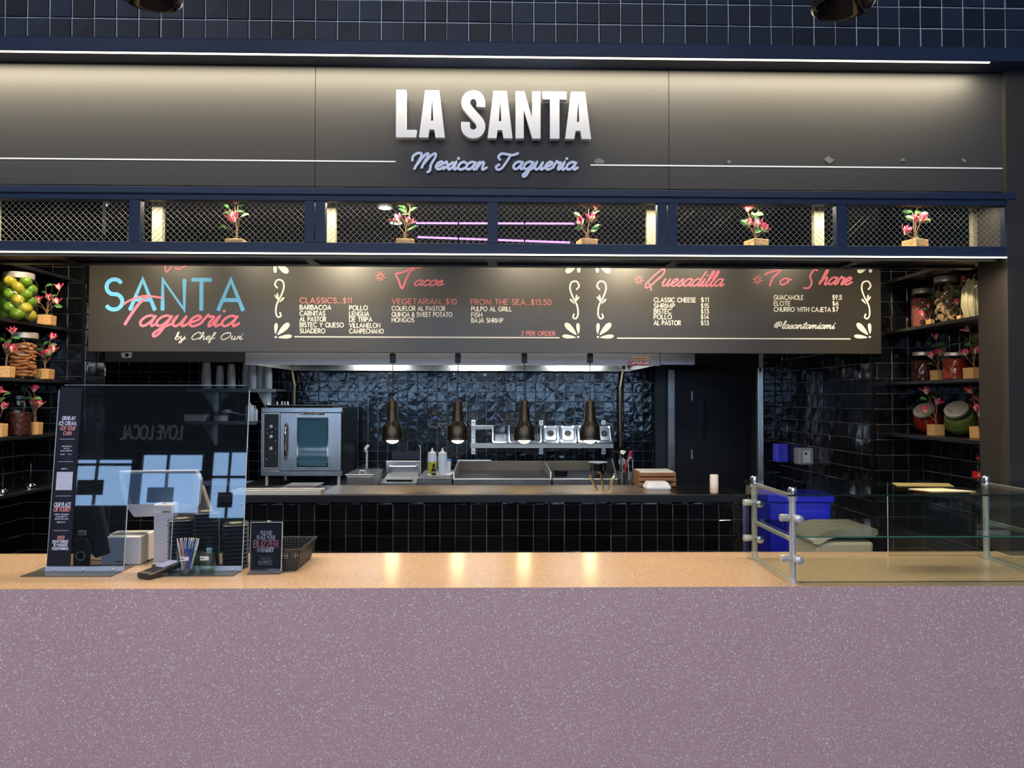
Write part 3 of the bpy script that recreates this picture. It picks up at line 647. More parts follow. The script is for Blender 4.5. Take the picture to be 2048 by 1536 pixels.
# ceiling bits seen through the mesh
for (u, v, Y, i) in ((200, 409, 6.3, 0), (345, 469, 7.0, 1), (770, 416, 6.4, 2), (792, 446, 7.2, 3), (1747, 441, 7.2, 4), (1630, 487, 7.5, 5)):
    p = G(u, v, 3.33); l = thing('ceiling_light', 'small round ceiling light glimpsed through the mesh, ' + ('far left pane', 'left edge of second pane', 'third pane, upper', 'third pane, by the plant', 'last pane', 'foot of a beige post')[i], 'ceiling light', (p.x, min(p.y, 8.6), 3.35), group='ceiling lights beyond the planter mesh')
    MB().lathe([(.07, -.02), (.075, -.01), (.075, 0)], 16).build('ring', SATIN, l)
    MB().lathe([(.055, -.024), (.055, -.02)], 16).build('diffuser', LED, l)
for i, (u0, v0, u1, v1) in enumerate(((832, 446, 1150, 447), (835, 474, 1140, 485))):
    a, b = U(u0, v0, 5.6), U(u1, v1, 5.6)
    t = thing('purple_light', ('upper' if i == 0 else 'lower, slanting') + ' purple light tube seen through the planter mesh', 'light tube', tuple(a)); d = b - a
    MB().tube([(0, 0, 0), tuple(d)], .008, 8).build('neon_tube', PURPLE, t)
    for f_ in (.08, .92): MB().tube([tuple(d * f_), (d.x * f_, 0, 3.35 - a.z)], .0015, 4).build('hanger_wire', BLACK, t)

# menu board
YM = 4.78
zm0 = U(1000, 705.5, YM).z; xm0, xm1 = U(176, 700, YM).x, U(1763, 700, YM).x
mb_ = thing('menu_board', 'long black overhead menu board with pink, white and blue lettering', 'menu board', (0, YM, zm0))
MB().box(xm0, xm1, 0, .04, 0, .70).build('panel', BOARD, mb_, bevel=.002)
def mtext(name, m, items, font=CAPS, slant=0.0, track=None):
    for it in items:
        b = MB(); s, u0, u1, v, h, wd = it; ptext(b, s, u0, u1, v, h, wd, YM, font, slant, track)
        b.v = [(x, y - YM - .0015, z - zm0) for x, y, z in b.v]; b.build(name, m, mb_)
mtext('logo_lettering', BLUE, [('SANTA', 211, 486, 619, 60, 8)])
mtext('script_lettering', PINK, [('aqueria', 276, 472, 652, 21, 5.0)], SCRIPT, .45)
def pxline(b, pts, wd, m_=5, off=.002, taper=None):
    P = [U(u, v, YM) for u, v in (smooth_line(pts, m_) if m_ > 1 else pts)]
    b.strip([(p.x, p.z - zm0) for p in P], wd * YM / F, -off, taper=taper)
b = MB(); pxline(b, [(247, 609), (262, 600), (290, 592), (325, 596)], 4); pxline(b, [(294, 594), (278, 608), (262, 630), (250, 649)], 6); b.build('script_lettering', PINK, mb_)
b = MB(); pxline(b, [(330, 524), (331, 538), (333, 544), (342, 536), (349, 528), (354, 530), (352, 537), (360, 538), (372, 532), (398, 526)], 2.6); b.build('script_lettering', PINK, mb_)
mtext('byline_lettering', CREAM, [('by', 349, 370, 679, 7, 1.9), ('Chef', 382, 428, 679, 7, 1.9), ('Owi', 440, 484, 679, 7, 1.9)], SCRIPT, .35)
b = MB()
pxline(b, [(829, 534), (805, 545), (792, 548), (797, 560), (804, 577), (812, 560), (823, 541), (845, 534)], 3.6)
b.build('heading_lettering', PINK, mb_)
mtext('heading_lettering', PINK, [('acos', 827, 884, 571, 11, 3)], SCRIPT, .5)
mtext('heading_lettering', PINK, [('Quesadilla', 1292, 1444, 572, 15, 3.2)], SCRIPT, .45)
mtext('heading_lettering', PINK, [('o', 1557, 1576, 569, 13, 3.4), ('hare', 1637, 1700, 569, 15, 3.8)], SCRIPT, .45)
b = MB(); pxline(b, [(1529, 550), (1538, 545), (1560, 541), (1545, 556), (1539, 572)], 3.8); pxline(b, [(1635, 541), (1628, 540), (1620, 552), (1623, 566), (1617, 576), (1607, 576)], 3.8); pxline(b, [(1576, 566), (1580, 557)], 2, 1); b.build('heading_lettering', PINK, mb_)
H1 = 10.5
mtext('title_lettering', CORAL, [('CLASSICS...$11', 600, 703, 606, H1, 1.5)])
mtext('title_lettering', CORAL, [('VEGETARIAN...$10', 784, 913, 608, H1, 1.5)])
mtext('title_lettering', CORAL, [('FROM THE SEA...$13.50', 942, 1102, 609, H1, 1.5)])
H2 = 8.6
mtext('menu_lettering', CREAM, [('BARBACOA', 600, 662, 619, H2, 1.7), ('CARNITAS', 600, 650, 631, H2, 1.7), ('AL PASTOR', 600, 652, 642.5, H2, 1.7), ('BISTEC Y QUESO', 600, 687, 654, H2, 1.7), ('SUADERO', 600, 650, 666, H2, 1.7)])
mtext('menu_lettering', CREAM, [('POLLO', 699, 735, 620, H2, 1.7), ('LENGUA', 699, 738, 632, H2, 1.7), ('DE TRIPA', 699, 744, 643, H2, 1.7), ('VILLAMELON', 699, 760, 655, H2, 1.7), ('CAMPECHANO', 699, 767, 666.5, H2, 1.7)])
mtext('menu_lettering', CREAM, [('COLIFLOR AL PASTOR', 784, 890, 621, H2, 1.6), ('QUINOA & SWEET POTATO', 784, 904, 633, H2, 1.6), ('HONGOS', 784, 828, 644, H2, 1.6)])
mtext('menu_lettering', CREAM, [('PULPO AL GRILL', 943, 1023, 622, H2, 1.6), ('FISH', 943, 964, 634, H2, 1.6), ('BAJA SHRIMP', 943, 1006, 645, H2, 1.6)])
mtext('note_lettering', CORAL, [('2 PER ORDER', 1043, 1110, 671, 8.3, 1.6)])
mtext('menu_lettering', CREAM, [(s, 1308, u1, v, H2, 1.7) for s, u1, v in (('CLASSIC CHEESE', 1391, 604), ('SHRIMP', 1349, 616), ('BISTEC', 1342, 627), ('POLLO', 1343, 638), ('AL PASTOR', 1361, 650))])
mtext('price_lettering', CREAM, [(s, 1402, 1417, v, H2, 1.7) for s, v in (('$11', 604), ('$15', 616), ('$13', 627), ('$14', 638), ('$13', 650))])
mtext('menu_lettering', CREAM, [('GUACAMOLE', 1548, 1606, 599, H2, 1.7), ('ELOTE', 1548, 1580, 611, H2, 1.7), ('CHURRO WITH CAJETA', 1548, 1661, 623, H2, 1.7)])
mtext('price_lettering', CREAM, [('$9.5', 1665, 1683, 599, H2, 1.7), ('$6', 1665, 1676, 611, H2, 1.7), ('$7', 1665, 1676, 623, H2, 1.7)])
mtext('handle_lettering', CREAM, [('@lasantamiami', 1546, 1668, 657, 7.5, 2.1)], SCRIPT, .35)
for u0, u1, v in ((589, 1119, 675), (1234, 1701, 675.5)):
    a, c = U(u0, v, YM), U(u1, v, YM); z = U(1000, v, YM).z - zm0
    MB().box(a.x, c.x, -.0016, 0, z - .0038, z + .0038).build('rule_line', CREAM, mb_)
def petal(b, u, v, L, wd, ang):
    c, s = math.cos(R(ang)), math.sin(R(ang)); k = YM / F; p = U(u, v, YM); n = 18; pts = []
    for i in range(n):
        t = 2 * PI * i / n; x, y = L * (.5 + .5 * math.cos(t)), wd / 2 * math.sin(t) * (0.75 + .35 * math.cos(t)) * 1.1
        pts.append((p.x + (x * c - y * s) * k, -.002, p.z - zm0 + (x * s + y * c) * k))
    b.add(pts, [tuple(range(n))])
for (cx, mir) in ((565, 1), (1143, -1), (1209, 1), (1726, -1)):
    X = lambda dx: cx + dx * mir; b = MB(); dv = 3 if cx > 900 else 0
    pxline(b, [(X(-10), 576 + dv), (X(-15), 569 + dv), (X(-10), 560 + dv), (X(0), 562 + dv), (X(3), 574 + dv), (X(-2), 590 + dv), (X(-11), 608 + dv), (X(-13), 625 + dv), (X(-9), 634 + dv), (X(-3), 632 + dv), (X(-5), 625 + dv)], 3.2)
    b.build('flourish', CREAM, mb_); b = MB()
    for du, v, L, wd, an in ((-8, 600, 14, 4, 100), (-9, 600, 12, 3.5, 122), (-6, 605, 14, 4.5, 48)): petal(b, X(du), v + dv, L, wd, an if mir > 0 else 180 - an)
    b.build('flourish_leaves', CREAM, mb_); b = MB()
    for du, v, L, wd, an in ((-14, 666, 22, 8, 86), (-10, 668, 33, 13, 46), (-9, 673, 28, 9, 6)): petal(b, X(du), v + 2, L, wd, an if mir > 0 else 180 - an)
    petal(b, X(-16), 674, 5 , 5, 0 if mir > 0 else 180)
    b.build('leaf_ornament', CREAM, mb_); b = MB()
    for du, v, L, wd, an in ((-15, 524, 22, 8, -88), (-12, 527, 30, 14, -38)): petal(b, X(du), v, L, wd, an if mir > 0 else 180 - an)
    b.build('leaf_ornament', CREAM, mb_)
for u, v in ((761, 553), (1278, 560), (1515, 560)):
    b = MB()
    for k in range(8):
        a = k * PI / 4 + .2; pxline(b, [(u + 3.2 * math.cos(a), v + 3.2 * math.sin(a)), (u + 9.5 * math.cos(a), v + 9.5 * math.sin(a))], 2.4, 1)
    b.build('starburst', CORAL, mb_)

# ceiling spot heads at the top edge
for i, (u, lab) in enumerate(((300, 'black round spotlight over the left part of the sign'), (1686, 'black round spotlight over the right part of the sign'))):
    p = U(u, 20, 2.6); t = thing('spotlight', lab, 'spotlight', (p.x, 2.6, 3.01), group='black ceiling spotlights')
    MB().shell([(.098, .0), (.106, .008), (.106, .03), (.098, .045), (.09, .05), (.085, .22), (.06, .24)], 36).build('housing', BLACK, t, smooth=True)
    MB().shell([(.098, .0), (.085, .006), (.055, .055), (.05, .06)], 36).build('reflector', mat('gloss_black', (10, 10, 12), .12), t, smooth=True)
    MB().lathe([(.05, .055), (.05, .06)], 24).build('lens', mat('unlit_lens', (40, 42, 50), .1), t)
    MB().tube([(0, 0, .23), (0, 0, .9)], .012).build('stem', BLACK, t)

# ================================================================== SERVICE COUNTER
cn = thing('service_counter', 'long pink terrazzo service counter across the whole front', 'counter', (0, YC0, 0))
MB().box(-3.6, 3.6, 0, .05, 0, HC - .0006).build('front_panel', FRONT, cn)
MB().box(-3.6, 3.6, .0006, YC1 - YC0, HC - .0005, HC).box(-3.6, 3.6, .0505, YC1 - YC0, HC - .03, HC - .0005).build('countertop', TOP, cn)
MB().box(-3.6, 3.6, .05, YC1 - YC0 - .06, .08, HC - .03).build('cabinet_body', MATTE, cn)
MB().box(-3.05, 2.2, .55, .62, HC - .06, HC - .03).build('rear_edge', BLACK, cn)

# ================================================================== KITCHEN COUNTER
KZ = U(1000, 989.5, YW - .03).z
kx0, kx1 = -2.62, U(1487, 1000, YW).x
kc = thing('kitchen_counter', 'long black tiled kitchen counter with steel pass top', 'counter', (0, YW, 0))
tr = tiled('tile_face', (kx0, 0, .44), 0, kx1 - kx0, KZ - .05 - .44, TILE, mat('counter_grout', (98, 97, 94), .8), parent=kc, zoff=.009, xoff=.06, limit=300)
MB().box(kx0, kx1, .1, .75, .06, KZ - .05).build('carcass', MATTE, kc)
MB().box(kx0, kx1 + .02, -.03, .5, KZ - .05, KZ).build('worktop', BLACK, kc, bevel=.003)
xa = U(640, 985, YW).x; xb = U(1475, 985, YW).x
MB().box(xa, U(1350, 985, YW).x, -.025, .48, KZ, KZ + .004).build('steel_top', mat('worn_steel', (150, 136, 116), .28, metal=.8, var=.2, vscale=3), kc)
MB().box(kx1 - .01, kx1 + .035, -.012, .5, 0, KZ - .02).build('end_post', STEEL, kc, bevel=.004)
struct('baseboard_1', MB().box(kx0, kx1, YW + .02, YW + .1, 0, .44), BLACK)

# ================================================================== PLANTS
def blossom_mesh(seed, s, m):
    r = random.Random(seed); b = MB()
    for k in range(6):
        a = k * PI / 3 + r.uniform(-.2, .2); op = r.uniform(.55, 1.1) if k % 2 else r.uniform(.2, .5); L = s * r.uniform(.85, 1.1); W = L * .42
        rows = []
        for i, (t, ww) in enumerate(((0, .15), (.35, .9), (.7, 1.0), (1.0, .25))):
            out = L * t * math.sin(op) + .12 * L * math.sin(t * PI); up = L * t * math.cos(op * .8)
            for sgn in (-1, 0, 1):
                rows.append((out * (1 if sgn == 0 else .9), sgn * W * ww * .5, up + (0 if sgn == 0 else .06 * L * math.sin(t * PI))))
        f = []
        for i in range(3):
            for j in range(2):
                q = i * 3 + j; f.append((q, q + 1, q + 4, q + 3))
        b.add(rows, f, Matrix.Rotation(a, 4, 'Z'))
    return b.mesh('blossom', m, True)
BLOOM = [(blossom_mesh(i, .04, PETAL), blossom_mesh(i + 20, .036, PETALW)) for i in range(4)]
def leaf_mesh(seed):
    r = random.Random(seed); L = .04; W = .011; b = MB()
    b.add([(0, 0, 0), (L * .35, -W, .004), (L * .35, 0, -.001), (L * .35, W, .004), (L * .75, -W * .8, .004), (L * .75, 0, 0), (L * .75, W * .8, .004), (L, 0, -.002 - r.uniform(0, .004))],
          [(0, 1, 2), (0, 2, 3), (1, 4, 5, 2), (2, 5, 6, 3), (4, 7, 5), (5, 7, 6)]); return b.mesh('leaf', LEAF, True)
LEAFS = [leaf_mesh(i) for i in range(3)]
def plant(label, loc, pot_w, pot_h, blooms, leaves, group, seed=0, s=1.0, rz=0.1):
    """kraft pot with brown stems; blooms and leaves are (dx, dz) from the pot's top centre"""
    r = random.Random(seed); t = thing('potted_magnolia', label, 'potted plant', loc, (0, 0, 0), group); h = pot_w / 2
    b = MB().frustum(-h, h, -h, h, 0, pot_h, h * .05, h * .05, Matrix.Rotation(rz, 4, 'Z')); b.build('pot', KRAFT, t, bevel=.003)
    MB().lathe([(h * .8, pot_h - .001), (h * .8, pot_h + .003), (0, pot_h + .006)], 12).build('soil', STEM, t)
    for i, (dx, dz) in enumerate(blooms):
        dy = r.uniform(-.012, .012); bz = pot_h
        st = [(r.uniform(-.008, .008), 0, bz - .004), (dx * .15, dy * .3, bz + dz * .35), (dx * .6 + r.uniform(-.01, .01), dy, bz + dz * .7), (dx, dy, bz + dz)]
        MB().tube(smooth_line(st, 4), [.003 * s] * 5 + [.0022 * s] * 8, 5).build('stem', STEM, t)
        tilt = (r.uniform(-.2, .7), r.uniform(-.35, .35) + dx * 5, r.uniform(0, 6)); q = BLOOM[r.randrange(4)]
        inst('blossom', q[0], t, (dx, dy, bz + dz - .004), tilt, (s, s, s))
        inst('sepal_petals', q[1], t, (dx, dy, bz + dz - .01), (tilt[0], tilt[1], tilt[2] + .5), (s * .92, s * .92, s * .92))
    for i, (dx, dz) in enumerate(leaves):
        sg = 1 if dx >= 0 else -1; x0 = dx - sg * .02
        MB().tube([(dx * .2, 0, pot_h + dz * .55), (x0 * .7, -.004, pot_h + dz * .85), (x0, -.006, pot_h + dz)], .0016, 4).build('twig', STEM, t)
        inst('leaf', LEAFS[i % 3], t, (x0, -.006, pot_h + dz), (r.uniform(.5, 1.4), r.uniform(-.7, .1) , (0 if sg > 0 else PI) + r.uniform(-.5, .5)), (s, s, s))
    return t
# five in the planter box
FG = 'magnolias in the planter box'
pz = z0 + .018; k5 = 3.52 / F
def rel(lst, u0, v0, k): return [((u - u0) * k, (v0 - v) * k) for u, v in lst]
for i, (u, lab, bl, lv) in enumerate((
    (478, 'magnolia with two blossoms in the second pane from the left', [(472, 404), (468, 436), (474, 442)], [(455, 418), (494, 434), (452, 456), (489, 412), (463, 428), (482, 424)]),
    (812, 'magnolia left of the purple tubes, third pane', [(822, 410), (800, 442), (816, 446)], [(806, 418), (828, 424), (830, 460), (806, 426), (824, 462), (812, 430)]),
    (1172, 'magnolia with a tall right-hand blossom beside the end of the purple tubes, fourth pane', [(1190, 414), (1163, 447), (1180, 440)], [(1152, 434), (1190, 432), (1192, 458), (1168, 415), (1186, 462), (1158, 456)]),
    (1508, 'magnolia left of a beige post, fifth pane', [(1489, 420), (1494, 450), (1512, 452), (1524, 460)], [(1504, 416), (1512, 428), (1500, 434), (1483, 450), (1522, 462), (1512, 466), (1506, 440)]),
    (1823, 'magnolia with a low left blossom, last pane', [(1826, 412), (1824, 442), (1800, 466), (1832, 440)], [(1808, 424), (1830, 428), (1844, 444), (1826, 476), (1812, 438), (1838, 432)]))):
    p = U(u, 480, 3.52); pt = p.z - pz - .008
    plant(lab, (p.x, 3.49, pz), .082, pt, rel(bl, u, 480, k5), rel(lv, u, 480, k5), FG, i, 1.12, .1 * i)

# ================================================================== SIDE SHELVES
SHZ = [2.394, 2.069, 1.740, 1.410, 1.09]
YSH = 4.84
for side in (-1, 1):
    for i, z in enumerate(SHZ):
        a, b = (LXs, -2.715) if side < 0 else (2.53, RXs)
        nm = ('top', 'second', 'third', 'fourth', 'lowest')[i]
        s_ = thing('wall_shelf', '%s black wall shelf %s' % (nm, 'on the left tiled wall beside the menu board' if side < 0 else 'on the tiled wall by the right pillar'), 'shelf', (a, 3.66, z))
        MB().box(0, b - a, 0, YSH - 3.66, -.02, 0).build('board', BLACK, s_, bevel=.002)
        MB().box(.0, b - a, .0, .012, -.032, -.02).build('front_edge', BLACK, s_)
        for yy in (.3, .85):
            MB().box(.02 if side < 0 else b - a - .16, .16 if side < 0 else b - a - .02, yy, yy + .02, -.034, -.02).build('bracket', DARKSTEEL, s_)
def at_shelf(u, Y, zi): return U(u, 800, Y).x, Y, SHZ[zi]
KS = 1 / F
def jar(label, loc, r, h, lid=True, cat='jar', shape='straight', group='glass jars on the side shelves'):
    t = thing('glass_jar', label, cat, loc, group=group)
    if shape == 'squat': prof = [(r * .75, .0), (r, .012), (r, h * .78), (r * .86, h * .86), (r * .72, h * .90)]
    else: prof = [(r * .9, .0), (r, .012), (r, h * .80), (r * .94, h * .86), (r * .78, h * .89), (r * .78, h * .92)]
    b = MB(); b.shell(prof, 28); b.lathe([(r * .88, .001), (r * .88, .008)], 28); b.build('glass', JARG, t, smooth=True)
    if lid: MB().lathe([(r * .80, h * .875), (r * .82, h * .88), (r * .82, h * .985), (r * .78, h)], 28).build('lid', mat('jar_lid', (205, 200, 190), .35, metal=.6), t, smooth=True)
    else: MB().shell([(r * .78, h * .92), (r * .82, h * .93), (r * .82, h * .97), (r * .76, h)], 28).build('glass_rim', JARG, t, smooth=True)
    return t
def fill_col(name, m, t, r, h0, h1, bump=.004, seed=0):
    """loose dry goods filling a jar: one uncountable mass with a rough surface"""
    rd = random.Random(seed); b = MB(); prof = []; n = 9
    for i in range(n + 1): prof.append((r * (1 - .05 * rd.random()), h0 + (h1 - h0) * i / n))
    prof.append((r * .5, h1 + .004)); prof.append((0, h1 + .006))
    b.lathe(prof, 26); b.v = [(x + rd.uniform(-bump, bump) * .7, y + rd.uniform(-bump, bump) * .7, z + rd.uniform(-bump, bump)) for x, y, z in b.v]
    o = b.build(name, m, t, smooth=True); o['kind'] = 'stuff'; return o
LIMEA = mat('lime_green', (108, 140, 36), .35, bump=.1, bscale=300, var=.25, vscale=18); LIMEB = mat('lime_yellow', (176, 160, 44), .35, bump=.1, bscale=300, var=.15, vscale=18)
ROOT = mat('brown_root', (176, 112, 68), .65, bump=.3, bscale=90, var=.25, vscale=30)
TAM = mat('tamarind_brown', (150, 122, 92), .55, bump=.4, bscale=70, var=.3, vscale=30)
CHILI = mat('dried_chili', (150, 30, 18), .45, bump=1.0, bscale=55, var=.85, vscale=70)
CHILID = mat('dark_dried_chili', (70, 22, 16), .4, bump=1.0, bscale=60, var=.85, vscale=60)
FLAKE = mat('pink_seed', (160, 88, 78), .6, bump=1.0, bscale=120, var=.6, vscale=150)
HERB = mat('green_herb', (104, 118, 52), .7, bump=1.0, bscale=150, var=.55, vscale=120)
HUSK = mat('pale_husk', (214, 196, 160), .6, bump=.6, bscale=25, bstretch=(3, 3, .6), var=.2, vscale=14)
# left: limes
x, y, z = at_shelf(36, 4.36, 1); x -= .005
jar('big lidded glass jar packed with limes on the second left shelf', (x, y, z), .096, .275)
rd = random.Random(3); k = 0
lay = []
for L in range(6):
    n = 5
    for q in range(n):
        a = q * 2 * PI / n + L * .63 - 1.1; lay.append((.062 * math.cos(a), .062 * math.sin(a), .034 + L * .037 + rd.uniform(-.003, .003)))
LIME = [MB().sphere((0, 0, 0), (.0275, .0275, .031), 16, 10).mesh('lime', m_, True) for m_ in (LIMEA, LIMEB)]
for q, (dx, dy, dz) in enumerate(lay):
    if dy > .035: continue
    yl = rd.random() < .45; o = inst('lime', LIME[1 if yl else 0], None, (x + dx, y + dy, z + dz), (rd.uniform(0, 3), rd.uniform(0, 3), 0), [rd.uniform(1.18, 1.3)] * 3)
    tag(o, ('yellowish' if yl else 'green') + ' lime packed inside the big glass jar', 'lime', 'yellow limes in the jar' if yl else 'green limes in the jar')
# left: roots
x, y, z = at_shelf(48, 4.44, 2)
jar('tall lidded jar stacked with brown root sticks on the third left shelf', (x, y, z), .084, .268)
STICK = [MB().tube(smooth_line([(-.066, 0, 0), (-.03, .004, .003), (.02, -.004, -.002), (.064, 0, .003)], 3), [.006, .009, .0105, .010, .0115, .011, .0105, .010, .009, .005], 8).mesh('root_stick', ROOT, True), MB().tube(smooth_line([(-.062, 0, .004), (-.02, -.003, -.004), (.03, .003, .002), (.066, 0, -.002)], 3), [.005, .009, .011, .012, .0115, .011, .0105, .010, .008, .005], 8).mesh('root_stick', ROOT, True)]
q = 0
for L in range(10):
    for j in range(3):
        yy = -.052 + j * .030; half = math.sqrt(max(.0001, .078 ** 2 - yy ** 2)); sc_ = min(1.0, half / .068)
        o = inst('root_stick', STICK[q % 2], None, (x + rd.uniform(-.004, .004), y + yy, z + .020 + L * .0195 + rd.uniform(-.002, .002)), (rd.uniform(0, 1), rd.uniform(-.16, .16), rd.uniform(-.1, .1)), (sc_, 1, 1)); q += 1
        tag(o, 'brown knobbly root stick lying in the tall glass jar', 'root', 'root sticks in the jar')
# left: dark jar
x, y, z = at_shelf(40, 4.40, 3)
t = jar('empty-looking dark glass jar with knobbed lid on the fourth left shelf', (x, y, z), .068, .235, lid=False)
MB().lathe([(.058, .222), (.06, .232), (.04, .245), (.012, .25), (.016, .262), (.0, .272)], 20).build('glass_lid', JARG, t, smooth=True)
fill_col('pods', CHILID, t, .058, .006, .13, .006, 5)
SG = 'potted magnolias on the side shelves'
def splant(lab, u, Y, zi, pw, ph, tops, bl, lv, seed, s=1.0):
    x, y, z = at_shelf(u, Y, zi); k = Y / F; return plant(lab, (x, y, z), pw * k, ph * k, rel(bl, u, tops, k), rel(lv, u, tops, k), SG, seed, s)
splant('potted magnolia beside the jar of limes', 91, 4.62, 1, 26, 20, 631, [(116, 578), (74, 604), (112, 606), (98, 600)], [(95, 573), (70, 612), (113, 612), (86, 590), (104, 598)], 11, 1.1)
splant('potted magnolia left of the jar of root sticks', 11, 4.27, 2, 24, 22, 729, [(22, 662), (8, 692), (22, 697)], [(18, 680), (2, 676), (30, 672), (12, 690)], 12, 1.1)
splant('potted magnolia right of the jar of root sticks', 88, 4.60, 2, 27, 20, 738, [(100, 677), (83, 712), (105, 702), (98, 708)], [(104, 692), (80, 700), (97, 712), (92, 690)], 13, 1.1)
splant('potted magnolia at the left edge beside the dark jar', -2, 4.22, 3, 24, 26, 843, [(-4, 780), (4, 812), (-10, 800)], [(16, 785), (8, 800), (-6, 790)], 14, 1.1)
splant('potted magnolia right of the dark glass jar', 71, 4.50, 3, 21, 24, 843, [(64, 780), (62, 806), (78, 810)], [(52, 782), (82, 808), (75, 795), (60, 796)], 15, 1.1)
# chrome spikes on the lowest left shelf
for i, (u, Y) in enumerate(((8, 4.22), (63, 4.5))):
    x, y, z = at_shelf(u, Y, 4); t = thing('bill_spike', 'chrome bill spike on the lowest left shelf, ' + ('outer one' if i == 0 else 'one nearer the counter sign'), 'bill spike', (x, y, z), group='bill spikes')
    MB().lathe([(.03, 0), (.03, .006), (.012, .014), (.006, .03)], 18).build('base', CHROME, t, smooth=True)
    MB().tube([(0, 0, .02), (.003, 0, .15)], .0018, 6).build('spike', CHROME, t)
    MB().tube(smooth_line([(-.028, 0, .02), (-.01, 0, .035), (.01, 0, .035), (.03, 0, .02)], 4), .003, 6).build('curl', CHROME, t)
# right shelves
x, y, z = at_shelf(1846, 4.70, 1); t = jar('slim lidded jar of pinkish seeds on the second right shelf', (x, y, z), .069, .262); fill_col('seeds', FLAKE, t, .064, .008, .195, .004, 1)
x, y, z = at_shelf(1896, 4.45, 1); t = jar('big lidded jar of curled brown pods on the second right shelf', (x, y, z), .086, .30)
b = MB().tube(smooth_line([(.03 * math.cos(a / 7 * 4.4), .0, .03 * math.sin(a / 7 * 4.4)) for a in range(8)], 2), [.006] + [.0115] * 13 + [.006], 7); POD = b.mesh('curled_pod', TAM, True)
for L in range(8):
    for j in range(5):
        a = -PI / 2 + (j - 2) * .62 + (L % 2) * .3; o = inst('curled_pod', POD, None, (x + .048 * math.cos(a), y + .048 * math.sin(a), z + .038 + L * .0245), (rd.uniform(-.5, 1.6), rd.uniform(0, 6), a + PI / 2 + rd.uniform(-.4, .4)), (.9, .9, .9))
        tag(o, 'curled brown pod inside the big jar on the right', 'pod', 'curled pods in the jar')
x, y, z = at_shelf(1957, 4.17, 1); t = jar('open-topped jar of pale corn husks next to the right pillar', (x, y, z), .084, .275, lid=False); 
hk = MB()
for q in range(26):
    a = q * 2 * PI / 26; rr = .06 if q % 2 else .068; px_, py_ = rr * math.cos(a), rr * math.sin(a)
    hk.tube([(px_ * .8, py_ * .8, .012), (px_ * 1.05, py_ * 1.05, .09), (px_, py_, .18), (px_ * .6, py_ * .6, .245 - .01 * (q % 3))], [.006, .0115, .011, .003], 6)
o = hk.build('corn_husks', HUSK, t, smooth=True); o['kind'] = 'stuff'
splant('potted magnolia between the jars of seeds and curled pods', 1862, 4.60, 1, 12, 18, 632, [(1846, 624), (1858, 606)], [(1850, 612), (1864, 588), (1854, 598)], 21, .9)
splant('potted magnolia between the curled pods and the husks', 1924, 4.30, 1, 12, 16, 621, [(1928, 549), (1919, 595)], [(1922, 565), (1914, 575), (1926, 575), (1912, 580)], 22, 1.0)
x, y, z = at_shelf(1846, 4.72, 2); t = jar('squat jar of dark dried chilies, leftmost on the third right shelf', (x, y, z), .071, .19, shape='squat'); fill_col('chilies', CHILID, t, .064, .008, .13, .009, 2)
x, y, z = at_shelf(1911, 4.38, 2); t = jar('squat jar filled with red chili flakes on the third right shelf', (x, y, z), .072, .165, shape='squat'); fill_col('chili_flakes', CHILI, t, .067, .008, .125, .003, 3)
x, y, z = at_shelf(1984, 4.06, 2); t = jar('small jar of red dried chilies half hidden by the right pillar', (x, y, z), .06, .15, shape='squat'); fill_col('chili_flakes', CHILI, t, .055, .008, .11, .005, 4)
splant('potted magnolia between the dark chilies and the red flakes', 1877, 4.55, 2, 22, 22, 742, [(1875, 676), (1862, 716), (1884, 710), (1890, 706)], [(1856, 690), (1880, 690), (1868, 694), (1860, 730), (1886, 700)], 23, 1.15)
splant('potted magnolia right of the red flake jar', 1948, 4.21, 2, 28, 24, 735, [(1942, 658), (1952, 704), (1934, 708)], [(1930, 680), (1946, 680), (1938, 688), (1952, 674)], 24, 1.15)
def tilted(label, u, Y, r, m, cname, seed, ang=-38):
    x, y, z = at_shelf(u, Y, 3); t = thing('tilted_jar', label, 'jar', (x, y, z), group='round jars tipped on their side')
    M = Matrix.Translation((0, 0, r)) @ Matrix.Rotation(R(ang), 4, 'Y') @ Matrix.Rotation(R(24), 4, 'X')
    pr = [(0.0, -.98), (.45, -.9), (.8, -.62), (.98, -.2), (1.0, .1), (.86, .52), (.66, .76), (.60, .86)]
    MB().shell([(a * r, b_ * r) for a, b_ in pr], 28, M=M).build('glass', JARG, t, smooth=True)
    MB().lathe([(.62 * r, .86 * r), (.70 * r, .88 * r), (.70 * r, 1.04 * r), (.62 * r, 1.07 * r)], 28, M=M).build('lid', MATS['jar_lid'], t, smooth=True)
    MB().tube([M @ Vector((.45 * r * math.cos(a), .45 * r * math.sin(a), 1.09 * r)) for a in (2.2, 3.4)], .0022, 6).build('wire_bail', CHROME, t)
    rd = random.Random(seed); b = MB(); b.lathe([(a * r * .95, b_ * r * .95) for a, b_ in pr[:6]] + [(0, .5 * r)], 26, M=M); b.v = [(x + rd.uniform(-.003, .003), y + rd.uniform(-.003, .003), z + rd.uniform(-.003, .003)) for x, y, z in b.v]
    o = b.build(cname, m, t, smooth=True); o['kind'] = 'stuff'; return t
tilted('tipped round jar of red dried chilies on the fourth right shelf', 1856, 4.68, .088, CHILI, 'chilies', 1)
tilted('tipped round jar of green dried herbs on the fourth right shelf', 1922, 4.36, .094, HERB, 'herbs', 2)
tilted('tipped round jar of dark pods half hidden by the right pillar', 1990, 4.06, .085, CHILID, 'pods', 3)
splant('potted magnolia in front of the tipped chili jar', 1871, 4.50, 3, 24, 22, 850, [(1852, 786), (1856, 824), (1874, 808)], [(1862, 794), (1846, 800), (1878, 788), (1868, 800)], 25, 1.15)
